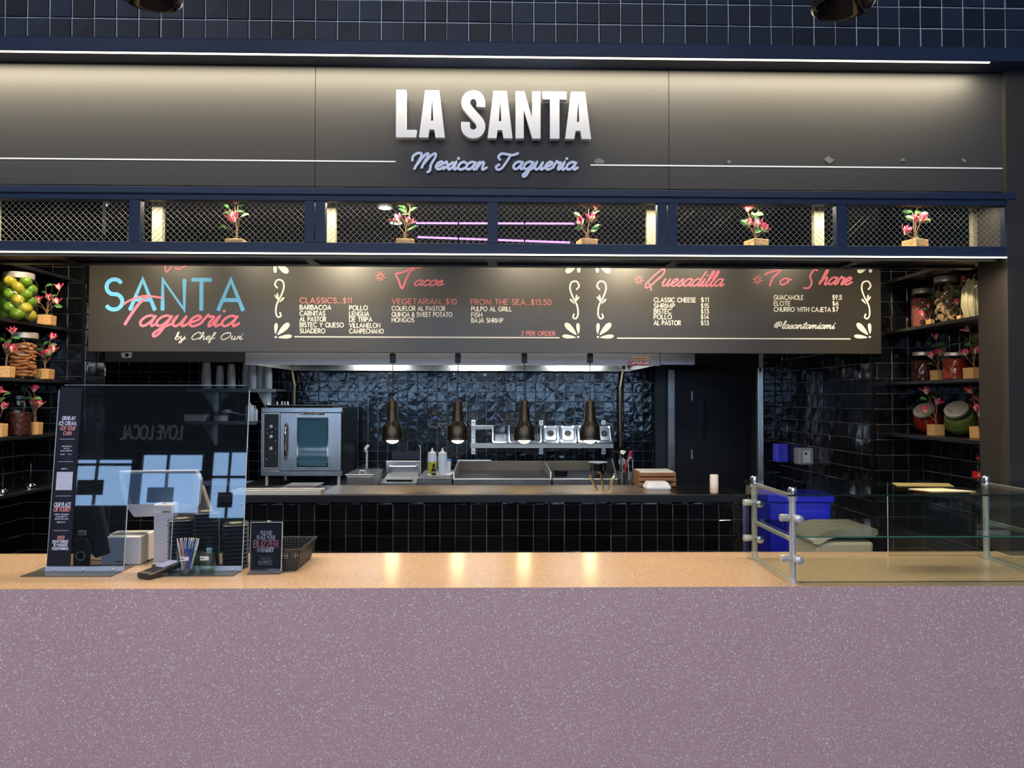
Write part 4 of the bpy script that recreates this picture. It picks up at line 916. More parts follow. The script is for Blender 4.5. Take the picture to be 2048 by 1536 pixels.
splant('potted magnolia in front of the tipped herb jar', 1958, 4.14, 3, 26, 24, 852, [(1946, 782), (1948, 818), (1960, 800)], [(1940, 800), (1954, 796), (1966, 798)], 26, 1.15)
# soda bottle
x, y, z = at_shelf(1957, 4.14, 4); t = thing('soda_bottle', 'clear soda bottle with red label on the lowest right shelf', 'bottle', (x, y, z))
k = .215 / .22
MB().shell([(.030, 0), (.033, .01), (.033, .06), (.029, .09), (.033, .125), (.033, .14), (.024, .17), (.0125, .195), (.0125, .205)], 22).build('bottle_body', thin('soda_plastic', (190, 180, 178), 1.4, .05), t, smooth=True)
MB().lathe([(.030, .006), (.031, .09), (.026, .10)], 20).build('cola', mat('cola_dark', (28, 12, 8), .2), t, smooth=True)
MB().shell([(.0338, .10), (.0338, .138)], 22).build('label_band', mat('soda_red', (200, 24, 30), .4), t, smooth=True)
MB().lathe([(.0145, .200), (.0145, .216), (.013, .218)], 16).build('cap', mat('cap_red', (190, 22, 26), .4), t)
b = MB(); text(b, 'Coca', -.026, -.002, .114, .0075, .0022, SCRIPT, -.0343, .2); text(b, 'Cola', .003, .026, .114, .0075, .0022, SCRIPT, -.0343, .2)
b.v = [(.0342 * math.sin(x / .034), -.0342 * math.cos(x / .034), z) for x, y, z in b.v]; b.build('label_script', WHITE, t)

# ================================================================== HEAT LAMPS
for i, u in enumerate((785, 915.5, 1048.5, 1180)):
    Y = 5.1; p = U(u, 880, Y); z_ = p.z; H = 78 / F * Y
    t = thing('heat_lamp', '%s bronze pendant heat lamp over the pass' % ('first', 'second', 'third', 'fourth')[i] + ', counting from the oven', 'heat lamp', (p.x, Y, z_), group='pendant heat lamps over the pass')
    MB().shell([(.076, 0), (.0715, .008), (.0705, .018), (.066, .088), (.059, .100), (.043, .126), (.0385, .134), (.0365, .188), (.034, .192), (.0325, .252), (.026, .262)], 28).build('shade', mat('bronze_shade', (33, 28, 24), .27, metal=.5), t, smooth=True)
    MB().lathe([(.0, .262), (.026, .262), (.024, .268), (.008, .274), (.006, .285)], 20).build('cap', BLACK, t, smooth=True)
    MB().shell([(.0318, .20), (.0325, .202), (.0318, .204)], 24).build('seam_ring', BLACK, t)
    for a in range(6): MB().sphere((.0358 * math.cos(a), -.0358 * abs(math.sin(a)), .15), .0026, 6, 4).build('vent_hole', BLACK, t)
    sx_ = 1 if i < 2 else .3
    MB().tube([(.028, -.01, .225), (.045 * sx_ + .01, -.02, .228)], .004, 6).sphere((.047 * sx_ + .01, -.022, .229), .006, 8, 6).build('switch', BRASS, t)
    MB().lathe([(0, -.024), (.020, -.021), (.036, -.012), (.045, .004), (.046, .02)], 24).build('bulb', BULB, t, smooth=True)
    zt_ = U(u, 726, Y).z - z_
    MB().tube([(0, 0, .28), (0, 0, zt_)], .003, 6).build('rod', DARKSTEEL, t)
    MB().lathe([(.004, zt_ - .012), (.008, zt_), (.018, zt_ + .004)], 12).build('ferrule', SATIN, t)
    MB().box(-.019, .019, -.019, .019, zt_, zt_ + .065).build('track_adapter', BLKPL, t, bevel=.002)
    MB().tube([(0, 0, zt_ + .06), (0, 0, 3.35 - z_)], .005, 6).build('drop_rod', BLACK, t)
    l = spot('heat_lamp_light', (p.x, Y, z_ - .035), 9, (1.0, .74, .42), (0, 0, -1), 110, .6, .03)

# ================================================================== EXHAUST HOOD
YH = 6.12; hz = U(1000, 729, YH).z; hx0, hx1 = U(490, 728, YH).x, U(1320, 732, YH).x
t = thing('exhaust_hood', 'long stainless steel exhaust hood over the cooking line', 'hood', (0, YH, hz))
HOODM = mat('hood_steel', (182, 180, 184), .28, metal=.93, bump=.3, bscale=2.2, bstretch=(1, 1, .3))
MB().box(hx0, hx1, 0, .02, 0, .5).build('front_face', HOODM, t, bevel=.003)
MB().box(hx0, hx1, 1.43, 1.45, .0, .07).build('rear_lip', STEEL, t, bevel=.003)
MB().box(hx0, hx0 + .02, .02, 1.45, 0, .5).build('side_panel', STEEL, t)
MB().box(hx1 - .02, hx1, .02, 1.45, 0, .5).build('side_panel', STEEL, t)
MB().box(hx0, hx1, .02, 1.5, .45, .47).build('top_panel', DARKSTEEL, t)
MB().box(hx0, hx1, .0, .03, -.006, 0).build('front_lip', SATIN, t)
MB().box(hx0 + .05, hx1 - .05, .75, .95, .30, .36).build('filter_bank', DARKSTEEL, t)
for q in range(9): xq = hx0 + .35 + q * .34; MB().box(xq, xq + .3, .9, 1.4, .12, .14, Matrix.Translation((0, 0, 0))).build('baffle_filter', STEELD, t)
for xq in (-1.25, -.2, .85): MB().lathe([(.05, .10), (.06, .105), (.06, .12)], 16, c=(xq, .7, .05)).build('light_lens', HOODL, t, smooth=True)
x1_ = U(1390, 732, YH).x; MB().box(hx1 + .003, x1_, 0, .02, 0, .5).build('end_filler', HOODM, t, bevel=.003)
a, b_ = U(1256, 722, YH), U(1300, 731, YH); MB().box(a.x, b_.x, -.002, 0, b_.z - hz, a.z - hz).build('maker_plate', mat('plate_red', (170, 40, 48), .5), t)
b = MB(); text(b, 'CAPTIVEAIRE', a.x + .008, b_.x - .008, b_.z - hz + .009, .020, .0045, CAPS, -.003, .1); b.build('maker_lettering', WHITE, t)
a, b_ = U(1264, 712, YH), U(1299, 720, YH); MB().box(a.x, b_.x, -.002, 0, b_.z - hz, a.z - hz).build('sticker', mat('sticker_tan', (190, 165, 130), .6), t)
MB().box(a.x + .01, b_.x - .03, -.003, -.0021, b_.z - hz + .01, b_.z - hz + .014).build('sticker_print', DARKSTEEL, t)
# gas pipes
for i, (u, v0, v1, lab) in enumerate(((588, 812, 770, 'brass-coloured pipe rising behind the oven to the hood'), (1241, 905, 775, 'brown pipe rising at the right end of the tiled back wall'))):
    a, b_ = U(u, v0, 7.58), U(u, v1, 7.58); c_ = U(u + (-5 if i == 0 else 6), 738, 7.58); d_ = U(u + (-5 if i == 0 else 6), 728, 7.45)
    o = thing('gas_pipe', lab, 'pipe', (a.x, 7.58, 0.9))
    rel_ = lambda q: (q.x - a.x, q.y - 7.58, q.z - .9)
    MB().tube([(0, 0, 0), rel_(b_)], .021, 12).build('riser', BRASS, o, smooth=True)
    MB().tube([rel_(b_), rel_(c_), rel_(d_)], .021, 12).build('elbow', BRASS, o, smooth=True)
    MB().tube([(0, 0, b_.z - .9 - .012), (0, 0, b_.z - .9 + .012)], .026, 12).build('coupling', BRASS, o, smooth=True)

# ================================================================== COOKING LINE
LZ = .83                                                # level of the rear worktop
lw = thing('rear_worktop', 'low steel worktop carrying the cooking equipment along the back wall', 'worktop', (0, 6.45, 0))
MB().box(-2.35, 1.5, 0, 1.15, LZ - .04, LZ).build('top', STEELD, lw, bevel=.003)
MB().box(-2.35, 1.5, .05, 1.1, .15, LZ - .04).build('body', DARKSTEEL, lw)
for xx in (-2.3, -1, .3, 1.4): MB().box(xx, xx + .05, .06, .11, 0, .15).build('leg', STEELD, lw)
def front(u0, u1, v0, v1, Y):
    a, b_ = U(u0, v1, Y), U(u1, v1, Y); return a.x, b_.x, a.z, U((u0 + u1) / 2, v0, Y).z
# oven
YO = 6.75; x0, x1, z0_, z1_ = front(521, 684, 815, 952, YO)
ov = thing('convection_oven', 'stainless convection oven with tall glass door and black control strip', 'oven', (x0, YO, LZ))
W = x1 - x0; zb_, zt_ = z0_ - LZ, z1_ - LZ; pxm = YO / F
MB().box(0, W, .03, .75, zb_, zt_).build('body', DARKSTEEL, ov, bevel=.004)
MB().box(0, W, 0, .03, zt_ - .045, zt_).build('top_trim', STEEL, ov, bevel=.004)
MB().box(0, W, 0, .03, zb_, zb_ + .045).build('bottom_trim', STEEL, ov, bevel=.004)
xd = 38 * pxm
MB().box(0, xd, 0.005, .03, zb_ + .045, zt_ - .045).build('control_column', STEEL, ov)
cp = MB().box(.03, xd - .014, -.002, .005, zb_ + .075, zt_ - .06).build('control_panel', BLKPL, ov)
MB().box(.024, xd - .008, .0, .005, zb_ + .069, zt_ - .054).build('panel_rim', SATIN, ov)
for q, zz in enumerate((.11, .20, .305)):
    MB().lathe([(.017, 0), (.016, .018), (.0, .02)], 14, M=Matrix.Translation((xd / 2 + .008, -.002, zt_ - .06 - zz)) @ Matrix.Rotation(R(90), 4, 'X')).build('knob', SATIN, cp, smooth=True)
    MB().box(xd / 2 + .005, xd / 2 + .011, -.024, -.02, zt_ - .06 - zz - .014, zt_ - .06 - zz + .014).build('pointer', WHITE, cp)
for (dx_, dz_) in ((.012, .06), (-.03, .13), (.05, .13), (.012, .16), (-.026, .17), (.045, .24), (.045, .345), (-.03, .40)): MB().box(xd / 2 + dx_ - .005, xd / 2 + dx_ + .005, -.0035, -.002, zt_ - .06 - dz_ - .003, zt_ - .06 - dz_ + .003).build('legend_mark', WHITE, cp)
dz0, dz1 = zb_ + .05, zt_ - .05
g0, g1, gz0, gz1 = (595 - 521) * pxm, (654 - 521) * pxm, U(600, 932, YO).z - LZ, U(600, 836, YO).z - LZ
door = MB().box(xd + .003, g0, -.02, .005, dz0, dz1).box(g1, W - .008, -.02, .005, dz0, dz1).box(g0, g1, -.02, .005, dz0, gz0).box(g0, g1, -.02, .005, gz1, dz1).build('door', STEEL, ov)
MB().box(g0 + .002, g1 - .002, -.012, -.006, gz0 + .002, gz1 - .002).build('door_glass', mat('oven_glass_reflection', (78, 122, 140), .04, spec=.9, coat=1.0), door)  # teal base colour stands for the bright reflection in the door glass
MB().strip([(g0, gz0), (g1, gz0), (g1, gz1), (g0, gz1), (g0, gz0)], .012, -.024, .006).build('glass_frame', CHROME, door)
MB().box(xd + .003, xd + .008, -.021, -.019, dz0, dz1).build('door_edge', BLACK, door)
hx_ = (573 - 521) * pxm; ha, hb_ = U(573, 918, YO).z - LZ, U(573, 848, YO).z - LZ
MB().tube(smooth_line([(hx_, -.02, ha), (hx_ , -.055, ha + .03), (hx_, -.06, (ha + hb_) / 2), (hx_, -.055, hb_ - .03), (hx_, -.02, hb_)], 5), .011, 10).build('handle', CHROME, door, smooth=True)
pn = MB().box(g0 + .025, g1 - .03, -.024, -.02, gz1 + .028, gz1 + .052).build('name_plate', mat('plate_maroon', (70, 24, 30), .4), door)
b = MB(); text(b, 'BLODGETT', g0 + .032, g1 - .037, gz1 + .033, .013, .0035, CAPS, -.0245); b.build('name_lettering', WHITE, pn)
for xx in (.02, W - .06):
    for yy in (.05, .65): MB().lathe([(.016, 0), (.018, .01), (.014, .03), (.016, zb_)], 12, c=(xx + .02, yy, 0)).build('leg', SATIN, ov, smooth=True)
# sheet tray on top of the oven
x0, x1, _, _ = front(527, 665, 800, 812, YO)
o = MB().frustum(x0, x1, YO + .06, YO + .5, z1_, z1_ + .022, .01, .01).build('sheet_tray', STEEL, bevel=.003); tag(o, 'shallow steel sheet tray lying on top of the oven', 'tray')
tg = thing('bottle_nozzles', 'row of small white piping nozzles standing on the oven tray', 'nozzles', (U(545, 800, YO).x, YO + .14, z1_ + .022))
for q in range(4): MB().lathe([(.012, 0), (.008, .02), (.003, .034)], 10, c=((q * .026) + (.0 if q == 0 else .018), 0, 0)).build('nozzle', PLASTIC, tg, smooth=True)
x_ = U(524, 810, YO).x
o = MB().lathe([(.022, 0), (.024, .02), (.012, .035), (.004, .05)], 14).build('white_stopper', PLASTIC, loc=(x_ + .02, YO + .1, z1_), smooth=True); tag(o, 'small white plastic stopper at the left corner of the oven top', 'cap')
# trays under the oven
for i, (u0, u1, v) in enumerate(((576, 646, 972), (586, 650, 966))):
    Y = 5.22 ; a, b_ = U(u0, v, Y), U(u1, v, Y)
    o = MB().frustum(a.x, b_.x, 5.0, 5.2, KZ + .004 + i * .018, KZ + .018 + i * .018, .016, .016).build('serving_tray', mat('pale_tray', (190, 185, 190), .35, metal=.6)); tag(o, ('lower' if i == 0 else 'upper') + ' thin pale tray stacked on the pass below the oven', 'tray', 'trays on the pass')
# ribbed drip grate on pass
x0, x1 = U(465, 985, 4.83).x, U(643, 985, 4.83).x
t = thing('drip_grate', 'long pale steel ribbed grate along the left end of the pass', 'grate', (x0, YW - .03, KZ))
MB().box(0, x1 - x0, 0, .012, .0, .032).build('front_rail', BRASS if 0 else SATIN, t, bevel=.002)
MB().box(0, x1 - x0, .10, .112, .0, .032).build('rear_rail', SATIN, t, bevel=.002)
for q in range(60): xx = .004 + q * (x1 - x0 - .012) / 59; MB().box(xx, xx + .004, .012, .10, .02, .028).build('rib', SATIN, t)
o = MB().box(x0, x1, YW - .026, YW + .06, KZ - .034, KZ - .0305)
# steel tray container right of the oven
Y = 6.0; x0, x1, _, _ = front(692, 745, 940, 968, Y)
t = thing('steel_container', 'squat steel food container beside the oven', 'container', (x0, Y, KZ - .03))
zt_ = U(710, 952, Y).z - (KZ - .03); zz0 = LZ - (KZ - .03)
MB().frustum(0, x1 - x0, 0, .5, zz0, zt_, .012, .02).build('pan', STEELD, t, bevel=.008)
MB().box(-.01, x1 - x0 + .01, -.01, .51, zt_, zt_ + .012).build('lid', STEEL, t, bevel=.004)
MB().tube(smooth_line([((x1 - x0) * .4, .12, zt_ + .012), ((x1 - x0) * .42, .12, zt_ + .03), ((x1 - x0) * .6, .12, zt_ + .03), ((x1 - x0) * .62, .12, zt_ + .012)], 4), .005, 8).build('handle', SATIN, t)
# white hose elbow on wall
a = U(735, 938, 7.55); b_ = U(733, 898, 7.55)
o = thing('gas_hose', 'pale grey hose with bent top against the tiles right of the oven', 'hose', (a.x, 7.5, LZ))
MB().tube([(0, 0, 0), (0, 0, b_.z - LZ - .03)], .011, 8).build('tube', GREYPL, o, smooth=True)
MB().tube(smooth_line([(0, 0, b_.z - LZ - .03), (-.012, -.01, b_.z - LZ), (.004, .02, b_.z - LZ + .03), (.004, .06, b_.z - LZ + .03)], 4), .016, 8).build('elbow', GREYPL, o, smooth=True)
# fryer-like unit with lid
Y = 6.35; x0, x1, z0_, z1_ = front(760, 833, 927, 974, Y)
t = thing('panini_press', 'steel unit with raised back plate and looped wire handle', 'kitchen appliance', (x0, Y, LZ)); W = x1 - x0
MB().box(0, W, 0.02, .45, 0, z0_ - LZ + .03).build('body', STEELD, t, bevel=.004)
MB().box(0, W, .30, .32, z0_ - LZ, z1_ - LZ).build('back_plate', STEEL, t, bevel=.008)
MB().add([(0, 0, z0_ - LZ + .03), (W, 0, z0_ - LZ + .03), (W - .01, .30, z0_ - LZ + .09), (.03, .30, z0_ - LZ + .09)], [(0, 1, 2, 3)]).box(.04, W - .04, .05, .25, z0_ - LZ + .055, z0_ - LZ + .058).build('sloped_tray', STEELD, t)
zc = z1_ - LZ
MB().tube([(.045, .30, zc - .045), (.045, .24, zc - .045), (.045, .24, zc - .11), (W - .03, .24, zc - .11), (W - .03, .24, zc - .045), (W - .03, .30, zc - .045)], .006, 8).tube([(.045, .24, zc - .045), (W - .03, .24, zc - .045)], .005, 8).build('wire_handle', CHROME, t)
MB().tube([(W + .004, .28, 0), (W + .004, .28, zc + .12), (W - .01, .28, zc + .135)], .005, 6).build('upright_rod', SATIN, t)
MB().box(.04, W - .01, .42, .44, zc, zc + .07).build('dark_back', DARKSTEEL, t)
# bottle station and griddle
Y = 6.35; x0, x1, z0_, z1_ = front(835, 904, 957, 975, Y)
t = thing('side_burner', 'low steel cabinet front left of the griddle', 'kitchen appliance', (x0, Y, LZ)); W = x1 - x0; h_ = z1_ - LZ
MB().box(0, W, .0, .7, 0, h_ - .004).build('body', STEEL, t, bevel=.004); MB().box(0, W, -.01, .7, h_ - .004, h_ + .006).build('top', STEELD, t, bevel=.002)
ctop = LZ + h_ + .006
x0, x1 = U(852, 955, Y).x, U(903, 955, Y).x
o = thing('bottle_tray', 'white tray holding squeeze bottles left of the griddle', 'tray', (x0, Y + .03, ctop))
MB().frustum(0, x1 - x0, 0, .26, 0, .022, .02, .02).build('dish', PLASTIC, o, bevel=.005); MB().frustum(.012, x1 - x0 - .012, .012, .248, .0225, .0226, 0, 0).build('inner', PLASTIC, o)
def squeeze(lab, u, m, Y=6.44, zb=None, s=1.0, hpx=52):
    zb = ctop + .023 if zb is None else zb; p = U(u, 900, Y); t = thing('squeeze_bottle', lab, 'bottle', (p.x, Y, zb), group='squeeze bottles'); r = 8.8 * Y / F * s; H = hpx * Y / F
    MB().lathe([(r * .95, 0), (r, .006), (r, H * .66), (r * .9, H * .74)], 18).build('body', m, t, smooth=True)
    MB().lathe([(r * .95, H * .74), (r * .95, H * .82), (r * .45, H * .85), (r * .3, H * .9), (r * .1, H)], 16).build('nozzle_cap', PLASTIC, t, smooth=True); return t
FR = mat('frosted_bottle', (205, 222, 238), .35)
t = squeeze('frosted squeeze bottle half full of yellow oil', 864.5, FR); MB().lathe([(.0372, .004), (.0384, .01), (.0384, .105)], 18).build('oil', mat('yellow_oil', (176, 172, 60), .25), t, smooth=True)
squeeze('plain frosted squeeze bottle beside the oil one', 885, FR)
p = U(866, 900, 6.38); t = thing('sauce_bottle', 'small black sauce bottle standing in front of the oil bottle', 'bottle', (p.x + .006, 6.388, ctop + .023))
MB().lathe([(.020, 0), (.022, .004), (.022, .035), (.010, .05), (.008, .085), (.009, .09)], 16).build('body', mat('sauce_black', (12, 10, 10), .15), t, smooth=True)
MB().shell([(.0224, .012), (.0224, .03)], 16).build('label_band', mat('label_cream', (150, 140, 120), .6), t)
p = U(900, 925, 6.6); t = thing('white_tub', 'white plastic tub behind the squeeze bottles', 'tub', (p.x - .03, 6.56, ctop + .023)); MB().frustum(-.05, .04, 0, .08, 0, .10, .006, .006).build('tub_body', PLASTIC, t, bevel=.006); MB().box(-.053, .043, -.003, .083, .10, .112).build('lid', mat('tub_lid_blue', (60, 110, 180), .4), t, bevel=.003)
Y = 6.35; x0, x1, z0_, z1_ = front(906, 1103, 960, 975, Y)
t = thing('griddle', 'wide steel griddle with scorched upright splash guard', 'griddle', (x0, Y, LZ)); W = x1 - x0; h_ = z1_ - LZ
SCORCH = mat('scorched_steel', (112, 104, 90), .5, metal=.8, var=.35, vscale=5, bump=.05)
MB().box(0, W, 0, .85, 0, h_).build('body', STEEL, t, bevel=.004); MB().box(0, W, -.015, .03, h_, h_ + .012).build('front_edge', SATIN, t, bevel=.002)
MB().box(.01, W - .01, .04, .80, h_, h_ + .006).build('plate', mat('griddle_plate', (70, 66, 60), .3, metal=.8, var=.2), t)
zg = U(1000, 922, Y + .8).z - LZ; MB().box(0, W, .80, .82, h_, zg).build('splash_back', SCORCH, t, bevel=.003)
MB().box(0, W * .38, .78, .80, zg, zg + .012).build('back_ledge', SATIN, t)
for xx in (0, W - .012):
    MB().add([(xx, 0, h_), (xx + .012, 0, h_), (xx + .012, .80, h_), (xx, .80, h_), (xx, .02, h_ + .07), (xx + .012, .02, h_ + .07), (xx + .012, .80, zg), (xx, .80, zg)], [(0, 1, 5, 4), (1, 2, 6, 5), (2, 3, 7, 6), (3, 0, 4, 7), (4, 5, 6, 7)]).build('splash_side', STEELD, t)
for q in range(3): MB().lathe([(.018, 0), (.018, .02), (.012, .025)], 12, M=Matrix.Translation((W * (.2 + q * .3), 0, h_ * .4)) @ Matrix.Rotation(R(90), 4, 'X')).build('knob', BLKPL, t, smooth=True)
Y = 6.35; x0, x1, z0_, z1_ = front(1105, 1236, 960, 975, Y)
t = thing('range_cooker', 'steel cooker unit right of the griddle with dark hotplate', 'cooker', (x0, Y, LZ)); W = x1 - x0; h_ = z1_ - LZ
MB().box(0, W, 0, .85, 0, h_).build('body', STEEL, t, bevel=.004); MB().box(0, W, -.015, .03, h_, h_ + .012).build('front_edge', SATIN, t, bevel=.002)
MB().box(.01, W - .01, .04, .80, h_, h_ + .01).build('hotplate', mat('iron', (28, 28, 30), .5, metal=.5), t); MB().box(0, W, .80, .82, h_, zg).build('splash_back', SCORCH, t, bevel=.003)
MB().add([(W - .012, 0, h_), (W, 0, h_), (W, .8, h_), (W - .012, .8, h_), (W - .012, .3, h_ + .16), (W, .3, h_ + .16), (W, .8, zg), (W - .012, .8, zg)], [(0, 1, 5, 4), (1, 2, 6, 5), (2, 3, 7, 6), (3, 0, 4, 7), (4, 5, 6, 7)]).build('splash_side', DARKSTEEL, t)
czt = LZ + h_ + .01
p = U(1122, 957, 6.6); t = thing('small_pan', 'small black pan with wooden spoon on the cooker', 'pan', (p.x, 6.6, czt))
MB().lathe([(.05, 0), (.065, .045), (.067, .047), (.062, .045), (.048, .006), (0, .006)], 24).build('pan_body', MATTE, t, smooth=True)
MB().tube([(.0, 0, .02), (.035, -.02, .075), (.05, -.025, .095)], [.004, .006, .007], 8).build('spoon', WOOD, t, smooth=True)
# bowl on a tripod tub
p = U(1196, 950, 6.5); t = thing('steel_bowl', 'shiny steel bowl on a rounded steel pot by the cooker edge', 'bowl', (p.x, 6.5, czt))
zz = U(1196, 940, 6.5).z - czt
MB().lathe([(.03, 0), (.055, .03), (.058, .07), (.03, .11), (.03, zz)], 24).build('pot', CHROME, t, smooth=True)
MB().lathe([(.045, zz - .02), (.07, zz), (.072, zz + .055), (.078, zz + .06), (.082, zz + .062)], 28).build('bowl', CHROME, t, smooth=True)
MB().lathe([(.0, zz + .062), (.08, zz + .062), (.084, zz + .066), (.084, zz + .07), (0, zz + .07)], 28).build('rim', SATIN, t, smooth=True)

# steam-pan rail on the back wall
YR = 7.42
x0, x1 = U(941, 890, YR).x, U(1226, 890, YR).x; zr0, zr1 = U(1085, 896, YR).z, U(1085, 854, YR).z
t = thing('pan_rail', 'wall-mounted steel rail holding seven food pans', 'rail', (x0, YR, zr0))
H = zr1 - zr0
MB().box(0, x1 - x0, -.02, -.005, 0, .048).build('lower_bar', STEELD, t, bevel=.002)
MB().box(0, x1 - x0, .13, .145, H - .03, H + .012).build('upper_bar', STEELD, t, bevel=.002)
for u in (945, 1084, 1212):
    xx = U(u, 870, YR).x - x0; MB().box(xx - .018, xx + .024, .19, .205, -.075, H + .06).build('bracket', SATIN, t, bevel=.002); MB().box(xx - .006, xx + .006, -.005, .19, .0, .03).box(xx - .006, xx + .006, .145, .19, H - .03, H).build('arm', STEELD, t)
    for zz in (-.05, H * .45, H + .04): MB().lathe([(.007, 0), (.006, .006)], 8, M=Matrix.Translation((xx + .003, .19, zz)) @ Matrix.Rotation(R(90), 4, 'X')).build('screw', BLACK, t)
PANM = mat('pan_steel', (150, 155, 160), .24, metal=1.0)
for i in range(7):
    uc = (1001, 1034, 1067, 1102, 1137, 1173, 1210)[i]; p = U(uc, 887, YR - .03); Wp = .165; L = .213; hollow = i < 3
    lab = ('open steel food pan, %s from the rail\'s bracket end' % ('first', 'second', 'third')[i]) if hollow else ('lidded steel food pan, %s of the four lidded ones' % ('first', 'second', 'third', 'last')[i - 3])
    t = thing('food_pan', lab, 'food pan', (p.x, YR - .03, p.z + .004), (R(90 - 35), 0, 0), group='food pans hung in the wall rail')
    # local: x width, y up the rail, z towards the viewer
    hw = Wp / 2; b = MB()
    def rr(hx, hy0, hy1, z, n=4, r=.024):
        pts = []
        for cx, cy, a0 in ((hx - r, hy1 - r, 0), (-hx + r, hy1 - r, 90), (-hx + r, hy0 + r, 180), (hx - r, hy0 + r, 270)):
            for q in range(n + 1): a = R(a0 + 90 * q / n); pts.append((cx + r * math.cos(a), cy + r * math.sin(a), z))
        return pts
    def loft(rings, cap0, cap1):
        b = MB(); n = len(rings[0]); b.v = [q for r_ in rings for q in r_]
        for a in range(len(rings) - 1):
            for q in range(n): b.f.append((a * n + q, a * n + (q + 1) % n, (a + 1) * n + (q + 1) % n, (a + 1) * n + q))
        if cap0: b.f.append(tuple(reversed(range(n))))
        if cap1: b.f.append(tuple(range((len(rings) - 1) * n, len(rings) * n)))
        return b
    loft([rr(hw - .028, .022, L - .028, -.115), rr(hw - .014, .012, L - .012, .0), rr(hw, 0, L, .0), rr(hw, 0, L, .004), rr(hw - .012, .012, L - .012, .005)] + ([rr(hw - .016, .016, L - .016, -.01), rr(hw - .03, .03, L - .03, -.105)] if hollow else []), True, True).build('pan', PANM, t, smooth=True)
    if not hollow:
        ld = loft([rr(hw - .002, .004, L - .002, .005), rr(hw - .002, .004, L - .002, .010), rr(hw - .018, .02, L - .018, .013), rr(hw - .024, .026, L - .024, .009), rr(hw - .03, .032, L - .03, .009)], False, True).build('lid', PANM, t, smooth=True)
        MB().lathe([(.034, 0), (.022, -.004), (.01, -.006)], 18, c=(0, L * .5, .0135)).tube([(0, L * .5 - .0, .012), (0, L * .5, .024)], [.006, .01], 8).build('lid_knob', CHROME, ld, smooth=True)
# utensil station
Y = 6.3; x0, x1 = U(1237, 960, Y).x, U(1274, 960, Y).x
t = thing('utensil_tray', 'steel tray with two upright steel utensil tins', 'tray', (x0, Y, LZ))
zt0 = U(1250, 975, Y).z - LZ
MB().box(0, x1 - x0, 0, .18, 0, zt0).build('base', STEELD, t, bevel=.003)
for xx in (.045, .118):
    MB().shell([(.036, zt0), (.036, zt0 + .12), (.034, zt0 + .12), (.034, zt0 + .01)], 20, c=(xx, .09, 0)).build('tin', STEEL, t, smooth=True)
def utensil(nm, lab, cat, u0, v0, u1, v1, m, head=None, Y=6.39, r=.005):
    a, b_ = U(u0, v0, Y), U(u1, v1, Y); t = thing(nm, lab, cat, tuple(a)); d = b_ - a
    MB().tube([(0, 0, 0), tuple(d * .5), tuple(d)], r, 8).build('handle', m, t, smooth=True)
    if head: head(t, d)
    return t
def spoonhead(t, d):
    M = Matrix.Translation(d + Vector((0, 0, .03))) @ Matrix.Rotation(R(90), 4, 'X')
    MB().lathe([(.0, -.012), (.022, -.008), (.036, .004), (.038, .006), (.034, .004), (.02, -.006), (0, -.009)], 20, M=M).build('bowl', CHROME, t, smooth=True)
utensil('ladle', 'steel ladle with round bowl standing tallest in the utensil tins', 'ladle', 1243, 962, 1242, 908, CHROME, spoonhead)
def slothead(t, d):
    M = Matrix.Translation(d + Vector((0, 0, .03))) @ Matrix.Rotation(R(90), 4, 'X'); MB().lathe([(0, 0), (.03, .001), (.032, .003), (0, .003)], 20, M=M).build('strainer', STEELD, t, smooth=True)
    for q in range(8): MB().lathe([(.003, 0), (.003, .001)], 6, M=M @ Matrix.Translation((.017 * math.cos(q * PI / 4), .017 * math.sin(q * PI / 4), .003))).build('hole', BLACK, t)
utensil('skimmer', 'perforated round skimmer in the utensil tins', 'skimmer', 1248, 962, 1244, 930, SATIN, slothead, 6.40)
rp = utensil('red_spatula', 'red-handled perforated spatula leaning in the utensil tins', 'spatula', 1246, 960, 1251, 935, mat('red_silicone', (200, 36, 52), .4), None, 6.38, .006)
a, b_ = U(1251, 935, 6.38) - U(1246, 960, 6.38), U(1262, 902, 6.38) - U(1246, 960, 6.38)
MB().strip([(a.x, a.z), (b_.x, b_.z)], .020, -.004, .006).build('blade', MATS['red_silicone'], rp)
for q in range(6): c_ = a.lerp(b_, .12 + q * .15); MB().lathe([(.0045, 0), (.0045, .001)], 8, M=Matrix.Translation((c_.x, -.0041, c_.z)) @ Matrix.Rotation(R(90), 4, 'X')).build('hole', BLACK, rp)
tgs = utensil('kitchen_tongs', 'steel tongs hooked upright in the right utensil tin', 'tongs', 1258, 960, 1256, 918, SATIN, None, 6.36, .004)
MB().tube(smooth_line([(-.005, 0, .16), (.01, 0, .19), (.028, 0, .17), (.035, 0, .02)], 4), .004, 8).build('arm', SATIN, tgs, smooth=True)
# golden tongs/ladles on the pass, standing in holes
Yt = 5.02
def gold(nm, lab, cat, pts, rs):
    P = [U(u, v, Yt) for u, v in pts]; base = P[0]; t = thing(nm, lab, cat, (base.x, Yt, KZ + .004)); dz_ = KZ + .004
    return t, MB().tube(smooth_line([(p.x - base.x, 0, p.z - dz_) for p in P], 4), rs, 8).build('arm', mat('gold_steel', (220, 190, 130), .25, metal=1), t, smooth=True)
gold('serving_tongs', 'left of three golden utensils on the pass, leaning left', 'tongs', [(1196, 984), (1188, 968), (1180, 950)], .008)
gold('serving_ladle', 'middle golden utensil on the pass, tallest and upright', 'tongs', [(1206, 984), (1205, 966), (1201, 945)], .007)
t, _ = gold('scissor_tongs', 'right golden utensil on the pass, curved like a hook', 'tongs', [(1216, 984), (1220, 970), (1224, 958), (1230, 953)], .005)
MB().tube([(.02, .02, .0), (.045, .02, .11)], .004, 6).build('second_arm', MATS['gold_steel'], t)
